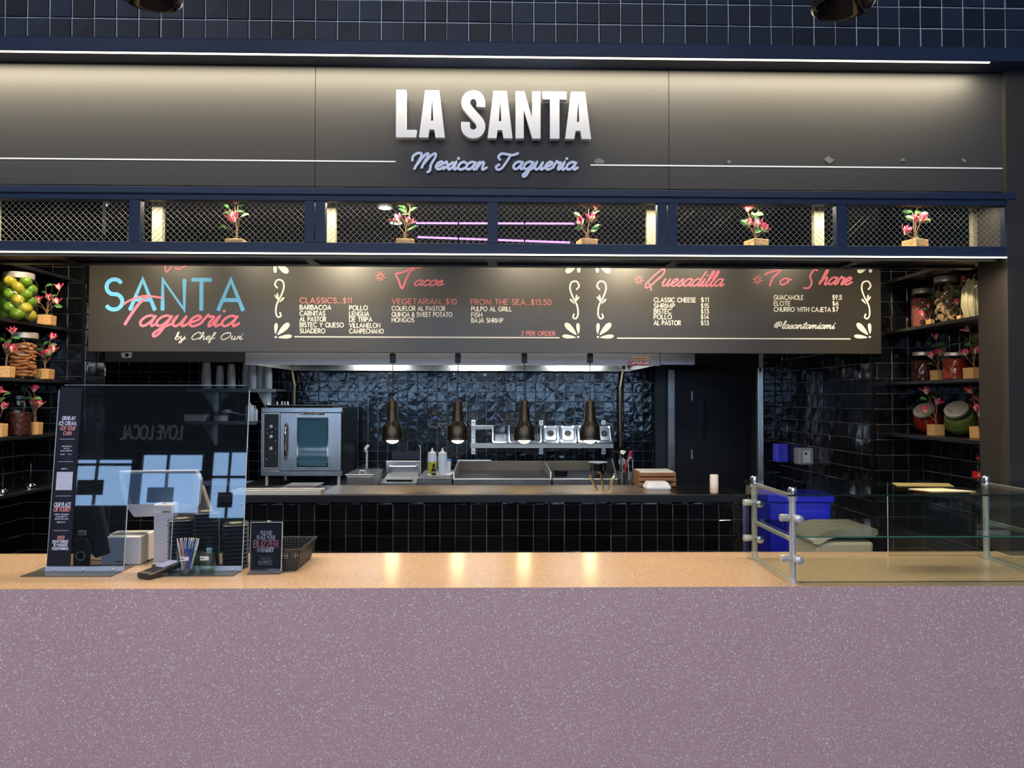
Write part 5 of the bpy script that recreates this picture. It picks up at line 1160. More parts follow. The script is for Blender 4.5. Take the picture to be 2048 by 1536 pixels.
# crate, foam box, cup
Y = 5.22; x0, x1 = U(1277, 955, Y).x, U(1351, 955, Y).x; zt_ = U(1300, 944, Y).z
t = thing('wooden_crate', 'low wooden crate standing at the right end of the pass', 'crate', (x0, Y - .02, KZ + .004)); h_ = zt_ - KZ - .004; W = x1 - x0
for q in range(3): MB().box(0, W, 0, .012, .005 + q * h_ / 3, (q + 1) * h_ / 3 - .003).build('slat', WOOD, t, bevel=.0015)
for q in range(3): MB().box(0, W, .238, .25, .005 + q * h_ / 3, (q + 1) * h_ / 3 - .003).build('slat', WOOD, t, bevel=.0015)
for xx in (0, W - .012): MB().box(xx, xx + .012, .013, .237, .004, h_).build('end_board', WOOD, t)
MB().box(.0, W, .012, .24, 0, .006).build('bottom', WOOD, t); MB().box(W - .07, W - .03, -.001, 0, h_ * .2, h_ * .45).build('stamp', MATTE, t); MB().box(.02, W - .1, -.001, 0, h_ * .62, h_ * .66).build('stamp', mat('stamp_red', (150, 60, 40), .6), t)
MB().box(.012, W - .012, .02, .23, h_ - .01, h_ + .004).build('napkins', PLASTIC, t)
x0, x1 = U(1291, 970, 5.05).x, U(1341, 970, 5.05).x; W = x1 - x0
t = thing('foam_box', 'white foam takeout box in front of the wooden crate', 'takeout box', (x0, 5.02, KZ + .004))
MB().frustum(0, W, 0, .14, 0, .012, .008, .008).build('base', mat('foam_white', (225, 228, 235), .6), t, bevel=.003)
MB().add([(0, 0, .013), (W, 0, .013), (W, .14, .013), (0, .14, .013), (.02, .02, .05), (W - .02, .02, .05), (W - .02, .12, .05), (.02, .12, .05)], [(0, 3, 2, 1), (4, 5, 6, 7), (0, 1, 5, 4), (1, 2, 6, 5), (2, 3, 7, 6), (3, 0, 4, 7)]).build('lid', MATS['foam_white'], t, bevel=.004)
for q in (.35, .6): MB().strip([(W * q - .014, .045), (W * q, .018), (W * q + .014, .045)], .004, .006, .004).build('embossed_ridge', MATS['foam_white'], t)
p = U(1430, 988, 4.88); t = thing('paper_cup', 'tall white cup standing alone on the dark end of the pass', 'cup', (p.x, 4.90, KZ))
zt_ = U(1430, 949, 4.9).z - KZ
MB().lathe([(.024, 0), (.027, .004), (.027, zt_ * .3)], 24).build('cup_base', mat('cup_warm', (236, 214, 190), .5), t, smooth=True); MB().lathe([(.0275, zt_ * .3), (.0275, zt_ - .004), (.025, zt_)], 24).build('cup_body', mat('cup_white', (244, 232, 218), .5), t, smooth=True)

# shelves with cups at the rear left
YQ = 7.30
def shelf_l(lab, u0, u1, v, brk):
    x0, x1 = U(u0, v, YQ).x, U(u1, v, YQ).x; z = U(u0, v, YQ).z; t = thing('steel_shelf', lab, 'shelf', (x0, YQ, z)); W = x1 - x0
    MB().box(0, W, 0, .34, -.02, 0).build('board', STEELD, t, bevel=.002); MB().box(0, W, -.004, 0, -.03, .004).build('front_lip', STEELD, t)
    for u in brk:
        xx = U(u, v, YQ + .33).x - x0; MB().add([(xx, .0, -.02), (xx, .33, -.02), (xx, .33, -.24), (xx + .012, 0, -.02), (xx + .012, .33, -.02), (xx + .012, .33, -.24)], [(0, 1, 2), (3, 5, 4), (0, 2, 5, 3), (0, 3, 4, 1)]).build('bracket', SATIN, t)
        MB().box(xx, xx + .04, .325, .335, -.25, -.02).build('bracket_flange', SATIN, t)
    return t, z
shu, zu = shelf_l('upper steel shelf carrying stacks of plastic cups', 372, 552, 778, (430, 535))
shd, zd = shelf_l('lower steel shelf with a squeeze bottle and containers', 372, 514, 843, (428,))
CUPM = MB().shell([(.0, .0), (.030, .0), (.040, .10), (.0425, .102), (.0425, .105)], 18, M=Matrix.Translation((0, 0, .105)) @ Matrix.Rotation(PI, 4, 'X')).mesh('plastic_cup', PLCUP, True)
cupn = 0
for i, (u, top, sc_) in enumerate(((414, 722, 1.15), (439, 727, .95), (464, 724, 1.0), (492, 722, 1.0), (506, 720, 1.05), (522, 722, 1.05), (537, 724, 1.0))):
    p = U(u, 778, YQ + .12); n = max(2, int(((778 - top) * (YQ + .12) / F - .10) / .0155))
    for q in range(n):
        o = inst('plastic_cup', CUPM, None, (p.x, YQ + .10 + (.03 if i % 2 else 0), zu + .0 + q * .0155), (0, 0, 0), (sc_, sc_, 1.0))
        tag(o, ('clear plastic cup on top of the %s upside-down cup stack from the left' if q == n - 1 else 'clear plastic cup nested lower in the %s upside-down cup stack from the left') % ('first', 'second', 'third', 'fourth', 'fifth', 'sixth', 'seventh')[i], 'cup', 'cups in stack %s on the upper shelf' % ('one', 'two', 'three', 'four', 'five', 'six', 'seven')[i])
for i, (u, c_, w_, h_) in enumerate(((392, 0, .2, .06), (440, 1, .14, .05))):
    p = U(u, 840, YQ + .1); t = thing('food_tub', ('wide' if i == 0 else 'round') + ' white tub on the lower rear shelf', 'tub', (p.x, YQ + .05, zd)); 
    (MB().frustum(-w_ / 2, w_ / 2, 0, .15, 0, h_, .008, .008) if i == 0 else MB().lathe([(w_ * .45, 0), (w_ * .5, h_)], 20, c=(0, .08, 0))).build('tub_body', PLASTIC, t)
    MB().box(-w_ / 2 - .004, w_ / 2 + .004, -.004, .154, h_, h_ + .012).build('lid', GREYPL, t, bevel=.004) if i == 0 else MB().lathe([(w_ * .52, h_), (w_ * .52, h_ + .012)], 20, c=(0, .08, 0)).build('lid', GREYPL, t)
p = U(452, 838, YQ + .08); t = thing('scoop', 'white scoop lying on a tub of the lower rear shelf', 'scoop', (p.x + .01, YQ + .12, zd + .075)); MB().sphere((-.02, 0, .02), (.05, .03, .022), 14, 8).build('scoop_bowl', PLASTIC, t, smooth=True); MB().tube([(.02, 0, .015), (.17, 0, -.02)], .008, 8).build('handle', PLASTIC, t, smooth=True)
squeeze('tall squeeze bottle on the lower rear shelf near the oven', 499, FR, YQ + .1, zd, 1.0, 38)
p = U(516, 838, YQ + .08); t = thing('pump_bottle', 'narrow white dispenser beside the tall squeeze bottle', 'bottle', (U(511, 838, YQ + .2).x, YQ + .2, zd)); MB().lathe([(.022, 0), (.022, .10), (.014, .12)], 14).build('dispenser_body', PLASTIC, t, smooth=True); MB().tube([(0, 0, .12), (0, 0, .15), (-.03, 0, .15)], .005, 8).build('nozzle', PLASTIC, t)
# ceiling sensor under the board
p = U(253, 712, 4.9); t = thing('camera_sensor', 'small white camera hanging under the left end of the menu board', 'camera', (p.x, 4.9, p.z)); MB().lathe([(.026, -.012), (.032, .0), (.032, .03), (.02, .04)], 18).build('dome_housing', PLASTIC, t, smooth=True); MB().sphere((.012, -.02, .005), .014, 12, 8).build('lens', MATS['gloss_black'], t, smooth=True); MB().tube([(0, 0, .03), (0, 0, 3.35 - p.z)], .008, 8).build('stem', BLACK, t)
# hand-wash dispensers on the right side wall
for i, (Yd, m_, lab, v0, v1) in enumerate(((6.22, mat('dispenser_blue', (70, 70, 215), .3), 'blue soap dispenser on the dark tiled side wall', 888, 925), (5.72, mat('dispenser_grey', (130, 134, 142), .3), 'grey paper towel dispenser on the dark tiled side wall', 896, 930))):
    a, b_ = U(1570, v0, Yd), U(1570, v1, Yd); t = thing('wall_dispenser', lab, 'dispenser', (XRW - .009, Yd, b_.z)); h_ = a.z - b_.z; d_ = .10 if i == 0 else .12
    MB().box(-d_, 0, 0, .10, 0, h_).build('housing', m_, t, bevel=.012, segs=3)
    if i: MB().box(-d_ * .7, -d_ * .25, -.003, .0, .02, h_ - .02).build('front_plate', mat('dispenser_pale', (185, 190, 200), .3), t); MB().box(-d_ * .6, -d_ * .48, -.006, -.003, h_ * .6, h_ * .75).build('sight_slot', BLACK, t)
    else: MB().box(-d_ * .8, -d_ * .5, -.003, 0, .03, h_ - .03).build('window', GLASSG, t)

# ================================================================== ON THE COUNTER, LEFT
def onc(u, v): p = G(u, v, HC); return p
# clear shield: local x right, z up the sheet; leans back
pA, pB = onc(93, 1144), onc(475, 1149); LEAN = R(-5.5)
sh = thing('clear_shield', 'large clear acrylic shield leaning back on two flat feet', 'shield', (pA.x, pA.y, HC)); sh.rotation_euler = (0, 0, math.atan2(pB.y - pA.y, pB.x - pA.x) * 0)
W = pB.x - pA.x; HS = .745; SM = Matrix.Rotation(LEAN, 4, 'X')
nx0, nx1, nz = .302, .485, .265
rc = .02
poly = [(0, .004), (nx0, .004), (nx0, nz), (nx1, nz), (nx1, .004), (W, .004), (W, HS - rc)] + [(W - rc + rc * math.cos(R(a)), HS - rc + rc * math.sin(R(a))) for a in (30, 60, 90)] + [(rc + rc * math.cos(R(a)), HS - rc + rc * math.sin(R(a))) for a in (90, 120, 150, 180)]
me = curve_mesh('sheet', [poly], .004, ACRYL); o = inst('sheet', me, sh); o.matrix_local = SM @ Matrix.Rotation(R(90), 4, 'X')
EDGE = mat('acrylic_edge', (190, 205, 210), .2)
eb = MB()
for (a, b_) in (((0, 0), (0, HS - rc)), ((rc, HS), (W - rc, HS)), ((W, 0), (W, HS - rc)), ((nx0, 0), (nx0, nz)), ((nx1, 0), (nx1, nz))):
    if a[0] == b_[0]: eb.box(a[0] - .0012, a[0] + .0012, -.0022, .0022, a[1] + .004, b_[1], SM)
    else: eb.box(a[0], b_[0], -.0022, .0022, a[1] - .0008, a[1] + .0008, SM)
eo = eb.build('polished_edges', EDGE, sh); eo['kind'] = 'stuff'
for x0, x1 in ((0, nx0), (nx1, W)):
    MB().box(x0 - .05 if x0 == 0 else x0 - .03, x1 - .005, -.085, .10, .0, .004).build('foot_plate', thin('foot_acrylic', (205, 210, 214), 1.5, .05, .12, (150, 158, 166)), sh)
    MB().box(x0, x1, -.012, -.003, .004, .022, SM).build('clamp_rail', mat('frosted_rail', (176, 186, 204), .3), sh)
    for q in (.12, .5, .88): MB().sphere((x0 + (x1 - x0) * q, -.013, .013), .005, 8, 6).build('clamp_screw', SATIN, sh)
# advert strip stuck on the shield
def shl(v): return (1144 - v) * .745 / 371
SW = .094
st = MB().add([(.001, -.004, .024), (SW, -.004, .024), (SW, -.004, shl(779)), (.006, -.004, shl(777))], [(0, 1, 2, 3), (3, 2, 1, 0)], SM).build('advert_strip', mat('advert_navy', (38, 36, 52), .45), sh)
ADW = mat('advert_white', (225, 225, 240), .5); ADP = mat('advert_pink', (232, 150, 148), .5)
def adtext(items, m, nm, wd=.0022, rot=0):
    b = MB()
    for (s, x0, x1, v, h) in items: text(b, s, x0, x1, shl(v), h, wd, CAPS, -.005, 0.12, .16)
    b.v = [tuple(SM @ Vector(p)) for p in b.v]; return b.build(nm, m, st)
adtext([('GRAB AN', .022, .073, 844, .0145), ('ICE CREAM,', .012, .081, 854.5, .0145)], ADW, 'advert_lettering', .0029)
adtext([('NOT YOUR', .017, .076, 864.5, .0145), ('CASH', .031, .062, 874.5, .0145)], ADP, 'advert_lettering', .0029)
adtext([('ORDER YOUR OWN', .028, .068, 898, .004), ('WITH THE', .036, .058, 902.5, .004), ('TIME OUT MARKET APP', .024, .070, 907, .004), ('APP STORE', .024, .042, 914, .0035), ('PLAY', .056, .070, 914, .0035)], ADW, 'small_print', .0009)
adtext([('ORDER TO', .032, .056, 943, .0045)], ADW, 'small_print', .001)
adtext([('OUR PLACE', .014, .079, 1017, .0165)], ADW, 'advert_lettering', .0029); adtext([('OR YOURS?', .014, .078, 1026, .0165)], ADP, 'advert_lettering', .0029)
adtext([('TAKEOUT AND DELIVERY', .017, .075, 1033, .0045), ('AVAILABLE ON', .024, .068, 1037.5, .0045), ('CENTER AND MORE', .020, .074, 1042, .0045), ('UBER EATS', .030, .062, 1048, .004)], ADW, 'small_print', .001)
adtext([('PSST!', .037, .062, 1081, .0135)], ADP, 'advert_lettering', .0025)
adtext([("DON'T FORGET", .018, .080, 1087.5, .0100), ('TO VALIDATE', .022, .077, 1094, .0100), ('YOUR PARKING', .017, .081, 1101, .0100)], ADW, 'advert_lettering', .0023)
for v in (883, 928, 996, 1064):
    MB().box(.018, .078, -.0055, -.0045, shl(v), shl(v) + .0015, SM).build('advert_rule', ADW, st)
MB().box(.016, .080, -.0056, -.0045, shl(984), shl(948), SM).build('blank_code_square', mat('advert_square', (214, 214, 228), .5), st)

# point of sale
Yp = 3.12
def ppoly(pts, Y): return [(U(u, v, Y).x, U(u, v, Y).z) for u, v in pts]
b0 = onc(325, 1131); WARMP = mat('pos_white', (214, 210, 208), .35)
po = thing('order_terminal', 'large white order terminal screen on a square column behind the shield', 'terminal', (b0.x, b0.y, HC))
hw = 20 * 3.1 / F
MB().box(-hw, hw, .0, .09, 0, .012).build('base', WARMP, po, bevel=.004)
MB().box(-hw, hw, 0.004, .085, .012, U(325, 1010, 3.12).z - HC - .02).build('column', mat('pos_grey', (176, 176, 182), .4), po, bevel=.006)
ch = MB().box(-hw - .001, hw + .001, 0.0, .088, U(325, 1030, 3.12).z - HC, U(325, 1008, 3.12).z - HC).build('column_head', WARMP, po, bevel=.01, segs=3)
zt_ = U(325, 1027, 3.12).z - HC
tb = MB(); text(tb, 'OXHOO', -.004, .030, zt_ + .002, .006, .0016, CAPS, -.0015, 0, .16); tb.build('maker_lettering', MATTE, ch)
P = ppoly([(231, 943), (388, 941), (397, 960), (392, 1012), (345, 1033), (262, 1036), (246, 1014), (237, 985)], 3.17); P = [(x - b0.x, z - HC) for x, z in reversed(P)]
sb = MB().prism(P, 0, .035, Matrix.Translation((0, 3.17 - b0.y + .02, 0))).build('screen_housing', WARMP, po, bevel=.006)
P = ppoly([(243, 949), (379, 947), (384, 962), (380, 1008), (262, 1009), (250, 985)], 3.17); P = [(x - b0.x, z - HC) for x, z in reversed(P)]
MB().prism(P, -.003, 0, Matrix.Translation((0, 3.17 - b0.y + .02, 0))).build('screen', mat('screen_reflection', (150, 172, 196), .1, spec=.8), sb)  # pale blue colour holds the window reflection lying on the screen
P = ppoly([(372, 990), (396, 970), (404, 972), (430, 1046), (420, 1054), (362, 1050), (356, 1012)], 3.28); P = [(x - b0.x, z - HC) for x, z in reversed(P)]
TANP = mat('pos_back', (216, 200, 184), .45)
rb = MB().prism(P, 0, .03, Matrix.Translation((0, 3.28 - b0.y, 0))).build('operator_screen_back', TANP, po, bevel=.005)
gv = MB()
for pts in (((372, 1016), (388, 1002)), ((388, 1002), (414, 1022)), ((368, 1030), (416, 1026)), ((388, 1002), (384, 975))):
    q = [(x - b0.x, z - HC) for x, z in ppoly(pts, 3.28)]; gv.strip(q, .0015, 3.28 - b0.y - .001)
gv.build('groove', GREYPL, rb)
MB().tube([(.02, .07, .13), (.08, .14, .14), (.10, 3.29 - b0.y, .17)], .012, 8).build('swing_arm', WARMP, po, smooth=True)
# receipt printer
a, b_ = onc(201, 1131), onc(283, 1131); W = .160
rp_ = thing('receipt_printer', 'white box-shaped receipt printer on the counter behind the shield', 'printer', (a.x, a.y, HC), (0, 0, R(3)))
MB().box(0, W, 0, .15, 0, .118).build('body', WARMP, rp_, bevel=.006, segs=3)
MB().box(.03, W - .01, .03, .11, .118, .121).build('top_hatch', GREYPL, rp_, bevel=.001)
tb = MB(); text(tb, 'OXHOO', .058, .092, .012, .006, .0016, CAPS, -.0012, 0, .16); tb.build('maker_lettering', MATTE, rp_)
# black customer display on a stand
p = onc(150, 1136)
cd = thing('card_stand', 'black tilted customer display on a foot with a round hole', 'display', (p.x, p.y + .02, HC))
bm_ = MB().prism([(-.020, 0), (.045, 0), (.048, .08), (.03, .115), (-.02, .11)], 0, .012).build('foot', BLKPL, cd, bevel=.002)
MB().lathe([(.019, 0), (.020, .003), (.015, .0035)], 20, M=Matrix.Translation((.012, -.0005, .045)) @ Matrix.Rotation(R(90), 4, 'X')).build('ring', SATIN, bm_, smooth=True)
MB().lathe([(.0, 0), (.014, 0.001)], 20, M=Matrix.Translation((.012, -.003, .045)) @ Matrix.Rotation(R(90), 4, 'X')).build('hole', mat('hole_tan', (196, 158, 128), .6), bm_)
MB().prism([(-.015, .10), (.06, .03), (.118, .05), (.078, .245), (.066, .255), (.0, .25), (-.02, .22)], .02, .05).build('display_body', BLKPL, cd, bevel=.006, segs=3)
MB().box(-.008, .024, .012, .02, .125, .145).build('pale_button', mat('button_tan', (190, 176, 160), .5), cd, bevel=.002)
# card reader
p = onc(284, 1160)
cr = thing('card_reader', 'dark handheld card reader with lit grey screen lying on the counter', 'card reader', (p.x, p.y + .01, HC), (0, 0, R(-28)))
M = Matrix.Rotation(R(9), 4, 'X')
MB().box(-.036, .036, -.0, .17, 0, .022, M).build('body', mat('reader_black', (42, 40, 44), .4), cr, bevel=.007, segs=3)
MB().box(-.026, .026, .075, .145, .022, .0232, M).build('screen', mat('reader_screen', (150, 152, 185), .2, emit=(140, 142, 180), estr=.25), cr)
MB().box(-.030, .030, .004, .02, .022, .0235, M).build('silver_strip', STEELD, cr, bevel=.001)
def cable(lab, pts, r=.0028):
    P = [onc(u, v) for u, v in pts]; b0 = P[0]; t = MB().tube(smooth_line([(p.x - b0.x, p.y - b0.y, r + .0006 + h) for p, h in zip(P, [0, .004, .01, .006, 0, .002, 0, 0])], 5), r, 6).build('cable', RUBBER, loc=(b0.x, b0.y, HC), smooth=True); return tag(t, lab, 'cable')
cable('black cable running from the card reader to the stacks of pagers', [(304, 1134), (326, 1122), (334, 1116), (328, 1113), (300, 1122), (250, 1127)])
cable('thin black cable looping behind the card reader', [(312, 1140), (322, 1128), (330, 1124), (322, 1110), (296, 1116), (270, 1124)], .002)
cable('dark cable trailing from the printer past the shield', [(168, 1118), (190, 1124), (215, 1128), (235, 1127), (258, 1134)], .002)

# pagers
PAG = mat('pager_black', (66, 66, 68), .3); DISC = mat('pager_disc', (206, 184, 150), .5)
pg = MB()
def rrect(h, z, r=.016): return [(sx * (h - r) + r * math.cos(R(a)), sy * (h - r) + r * math.sin(R(a)), z) for sx, sy, a0 in ((1, 1, 0), (-1, 1, 90), (-1, -1, 180), (1, -1, 270)) for a in range(a0, a0 + 91, 30)]
rings = [rrect(.037, 0), rrect(.047, .0045), rrect(.0505, .007), rrect(.0505, .009), rrect(.046, .0125), rrect(.045, .0152)]; n = len(rings[0]); pg.v = [q for r_ in rings for q in r_]
for a in range(len(rings) - 1):
    for q in range(n): pg.f.append((a * n + q, a * n + (q + 1) % n, (a + 1) * n + (q + 1) % n, (a + 1) * n + q))
pg.f.append(tuple(reversed(range(n)))); pg.f.append(tuple(range((len(rings) - 1) * n, len(rings) * n)))
PG = pg.mesh('puck', PAG, True); DM = MB().lathe([(.026, 0), (.026, .0006), (.0, .0006)], 24).mesh('top_disc', DISC); LM = MB().lathe([(.0016, 0), (.0012, .0012)], 6).mesh('status_light', SATIN)
ORD = ['topmost', 'second', 'third', 'fourth', 'fifth', 'sixth', 'seventh', 'eighth', 'ninth', 'tenth', 'eleventh', 'twelfth', 'thirteenth', 'fourteenth']
for si, (u, n_, nm, rz) in enumerate(((363, 12, 'left', 16), (413, 14, 'tall middle', 20), (471, 11, 'right', 18))):
    pp = U(u, 1100, 3.115 + (.02 if si == 0 else 0))
    for q in range(n_):
        i_ = n_ - 1 - q; z = HC + q * .0163 + (.0 if si != 1 else 0)
        o = thing('table_pager', 'black square pager, %s from the top of the %s stack' % (ORD[i_] if i_ else 'first', nm), 'pager', (pp.x + rd.uniform(-.001, .001), pp.y, z), (0, 0, R(rz + rd.uniform(-2, 2))), 'pagers in the %s stack' % nm)
        inst('puck', PG, o); inst('status_light', LM, o, (.036, -.046, .0085), (R(90), 0, 0)); inst('status_light', LM, o, (.0495, -.03, .0085), (0, R(90), 0))
        inst('top_disc', DM, o, (0, 0, .0152))
# glasses with pens
def tumbler(lab, u, v):
    p = onc(u, v); t = thing('tumbler', lab, 'glass', (p.x, p.y + .03, HC + .004)); k = 2.95 / F
    MB().shell([(.0, .0), (.026, 0), (.030, .006), (.034, .03), (.041, .085), (.042, .092), (.040, .092), (.031, .03), (.026, .014), (0, .012)], 26).build('glass', GLASS, t, smooth=True)
    MB().lathe([(.026, .001), (.028, .004), (.026, .012)], 24).build('thick_base', thin('base_glass', (228, 232, 232), 1.6, .05), t, smooth=True)
    lb = MB()
    for q in range(6):
        a0, a1 = R(-105 + q * 8 - 4), R(-97 + q * 8 - 4); lb.add([(.0397 * math.cos(a0), .0397 * math.sin(a0), .058), (.0397 * math.cos(a1), .0397 * math.sin(a1), .058), (.0418 * math.cos(a1), .0418 * math.sin(a1), .074), (.0418 * math.cos(a0), .0418 * math.sin(a0), .074)], [(0, 1, 2, 3)])
    l_ = lb.build('paper_label', mat('label_white', (222, 220, 226), .5), t)
    MB().box(-.012, .004, -.0412, -.0409, .064, .067).build('label_print', BLKPL, l_)
    return t
tumbler('clear tumbler full of pens in front of the left pagers', 368, 1153); p0 = onc(368, 1153)
tumbler('empty clear tumbler beside the one with pens', 408, 1152)
PENC = [(196, 196, 206), (150, 70, 60), (60, 60, 190), (40, 90, 170), (40, 120, 90), (120, 50, 60), (50, 70, 200), (200, 150, 120), (70, 130, 100), (30, 60, 120), (210, 210, 214)]
PENN = ['silver', 'rust red', 'violet blue', 'blue', 'green', 'maroon', 'bright blue', 'tan', 'sage green', 'dark navy', 'white']
for i, (dx, th) in enumerate(((-.030, -.22), (-.022, -.16), (-.012, -.06), (-.004, -.02), (.004, .04), (.012, .10), (.018, .14), (-.018, -.12), (.024, .2), (.010, .08), (.028, .25))):
    cm = mat('pen_colour_%d' % i, PENC[i], .35); dy = -.006 + .007 * (i % 3)
    t = thing('pen', '%s ballpoint pen standing in the tumbler' % PENN[i], 'pen', (p0.x + dx * .45, p0.y + .03 + dy, HC + .020), (R(-3 + 3 * (i % 3)), th, 0), 'pens in the tumbler')
    MB().lathe([(.001, 0), (.004, .012), (.0043, .10), (.0035, .112)], 10).build('barrel', cm, t, smooth=True)
    MB().lathe([(.002, .110), (.002, .120), (.0026, .1205), (.0026, .123)], 8).build('clicker', PLASTIC, t)
    MB().box(-.0012, .0012, -.0062, -.0045, .082, .112).build('clip', SATIN, t)
# sign holder
a, b_ = onc(499, 1147), onc(562, 1147); W = b_.x - a.x
sg = thing('sign_holder', 'small clear sign holder with black PLEASE PLACE YOUR BUZZER card', 'sign', (a.x, a.y, HC))
M = Matrix.Rotation(R(-4), 4, 'X'); Hh = (1147 - 1047) * a.y / F
card = MB().box(.004, W - .004, .0005, .0015, .014, Hh - .003, M).build('card', mat('card_black', (44, 42, 46), .45), sg)
MB().box(0, W, -.0035, -.0015, .008, Hh, M).box(0, W, .003, .004, .008, Hh, M).build('acrylic_sleeve', thin('sleeve', (225, 228, 232), 1.45, .03), sg)
MB().box(-.002, W + .002, -.02, .05, 0, .010).build('base', thin('base_acrylic', (205, 205, 205), 1.5, .05, .18, (190, 185, 180)), sg, bevel=.001)
se = MB().box(-.0008, .0008, -.004, .004, .008, Hh, M).box(W - .0008, W + .0008, -.004, .004, .008, Hh, M).box(0, W, -.004, .004, Hh - .0008, Hh + .0008, M).build('sleeve_edges', EDGE, sg); se['kind'] = 'stuff'
def cardt(items, m, wd, font=CAPS, nm='card_lettering', tr=.14):
    b = MB()
    for (s, u0, u1, v, hpx) in items:
        k = a.y / F; text(b, s, (u0 - 499) * k, (u1 - 499) * k, (1147 - v) * k, hpx * k, wd, font, -.0005, 0, tr)
    b.v = [tuple(M @ Vector(q)) for q in b.v]; b.build(nm, m, card)
cardt([('PLEASE', 519, 541, 1071, 7), ('PLACE YOUR', 512, 547, 1080, 7), ('IN BASKET', 514, 545, 1105, 7)], WHITE, .0026)
cardt([('BUZZER', 506, 554, 1096, 13)], ADP, .0048)
cardt([('Time Out', 519, 540, 1120, 4)], GREYPL, .0014, {**SCRIPT, 'T': SCRIPT['T']} if 0 else SCRIPT) if all(c in SCRIPT for c in 'TimeOut ') else None
cardt([('MARKET', 516, 543, 1126.5, 4.2)], WHITE, .0016, CAPS, 'card_lettering', .5)
MB().box(17 * a.y / F, 44 * a.y / F, -.0006, .0004, (1147 - 1129.5) * a.y / F, (1147 - 1128.7) * a.y / F, M).build('card_rule', WHITE, card)
# basket
a = onc(540, 1145); b_ = onc(581, 1145)
bk = thing('wire_basket', 'black perforated plastic basket tucked behind the sign holder', 'basket', (a.x - .04, a.y + .03, HC))
W, D_, Hb = .135, .22, .088; sl = .022
def wallgrid(p00, p10, p01, p11, nu, nv, bar, th):
    b = MB(); P = lambda s, t: (Vector(p00).lerp(Vector(p10), s)).lerp(Vector(p01).lerp(Vector(p11), s), t)
    for i in range(nu + 1): b.tube([P(i / nu, 0), P(i / nu, 1)], bar, 4)
    for j in range(nv + 1): b.tube([P(0, j / nv), P(1, j / nv)], bar, 4)
    return b
for nm, c in (('front_mesh', ((0, 0, 0), (W, 0, 0), (-sl, -sl, Hb), (W + sl, -sl, Hb))), ('side_mesh', ((W, 0, 0), (W, D_, 0), (W + sl, -sl, Hb), (W + sl, D_ + sl, Hb))), ('back_mesh', ((W, D_, 0), (0, D_, 0), (W + sl, D_ + sl, Hb), (-sl, D_ + sl, Hb))), ('side_mesh', ((0, D_, 0), (0, 0, 0), (-sl, D_ + sl, Hb), (-sl, -sl, Hb)))):
    o = wallgrid(*c, 16 if nm != 'side_mesh' else 20, 9, .0029, .002).build(nm, BLKPL, bk); o['kind'] = 'stuff'
MB().box(0, W, 0, D_, 0, .004).build('bottom', BLKPL, bk)
MB().tube([(-sl, -sl, Hb), (W + sl, -sl, Hb), (W + sl, D_ + sl, Hb), (-sl, D_ + sl, Hb), (-sl, -sl, Hb)], .005, 6).build('rim', BLKPL, bk, smooth=True)

# ================================================================== GLASS DISPLAY, RIGHT
fz = HC; X0 = 1.118; Yf, Yr = 2.815, 3.235; TOPZ = U(1588, 990, Yf).z; TZ = U(1700, 984, 2.77).z
gd = thing('glass_display_guard', 'clear glass food guard with steel posts and two glass shelves', 'food guard', (X0, Yf, fz)); X1 = 2.135 - X0; Yd = Yr - Yf; Ht = TOPZ - fz
def post(x, y, nm='post'):
    t = MB().lathe([(.0165, 0), (.0165, .012), (.0125, .013), (.0125, Ht - .02), (.0165, Ht - .018), (.0165, Ht)], 16, c=(x, y, 0)).build(nm, SATIN, gd, smooth=True)
    MB().lathe([(.0165, Ht + .0085), (.017, Ht + .012), (.017, Ht + .026), (.014, Ht + .03)], 16, c=(x, y, 0)).build('post_cap', CHROME, t, smooth=True)
    for z in ((.09, Ht - .085) if x < .5 else ()):
        MB().tube([(x - .045, y, z), (x + .02, y, z)], .008, 10).lathe([(.013, 0), (.014, .004), (.014, .03)], 14, M=Matrix.Translation((x - .017, y, z)) @ Matrix.Rotation(R(-90), 4, 'Y')).build('side_clamp', SATIN, t, smooth=True)
        MB().lathe([(.015, 0), (.016, .006), (.016, .034), (.013, .036)], 16, M=Matrix.Translation((x + .012, y - .004, z - .002)) @ Matrix.Rotation(R(90), 4, 'X')).build('front_clamp', CHROME if y > .1 else SATIN, t, smooth=True)
post(0, 0); post(0, Yd); post(X1, Yd)
midz = U(1583, 1077, Yf).z - fz
for x in (0, X1):
    for z in (Ht - .012, midz - .012, .0):
        MB().box(x - .008, x + .008, .014, Yd - .014, z, z + .014 if z else .008).build('cross_rail', SATIN, gd, bevel=.002)
    MB().box(x - .031, x - .027, -.01, Yd + .02, .004, Ht - .008).build('end_glass', GLASSG, gd)
MB().box(.02, 1.45, -.006, -.001, .003, Ht - .004).build('front_glass', GLASSG, gd)
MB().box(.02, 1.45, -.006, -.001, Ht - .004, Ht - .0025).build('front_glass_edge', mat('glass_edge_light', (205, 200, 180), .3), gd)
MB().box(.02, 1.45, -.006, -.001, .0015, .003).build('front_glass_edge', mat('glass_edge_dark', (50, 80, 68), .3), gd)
GE = mat('green_glass_edge', (60, 120, 100), .25)
s1 = MB().box(-.035, 1.45, -.045, Yd + .03, Ht, Ht + .008).build('top_shelf', GLASSG, gd); MB().box(-.035, 1.45, -.0462, -.045, Ht + .001, Ht + .007).build('shelf_edge', mat('dark_green_edge', (28, 44, 40), .2), s1)
s2 = MB().box(.014, X1 - .014, -.0, Yd - .01, midz + .002, midz + .009).build('middle_shelf', GLASSG, gd); MB().box(.014, X1 - .014, -.0012, 0, midz + .003, midz + .008).build('shelf_edge', GE, s2)
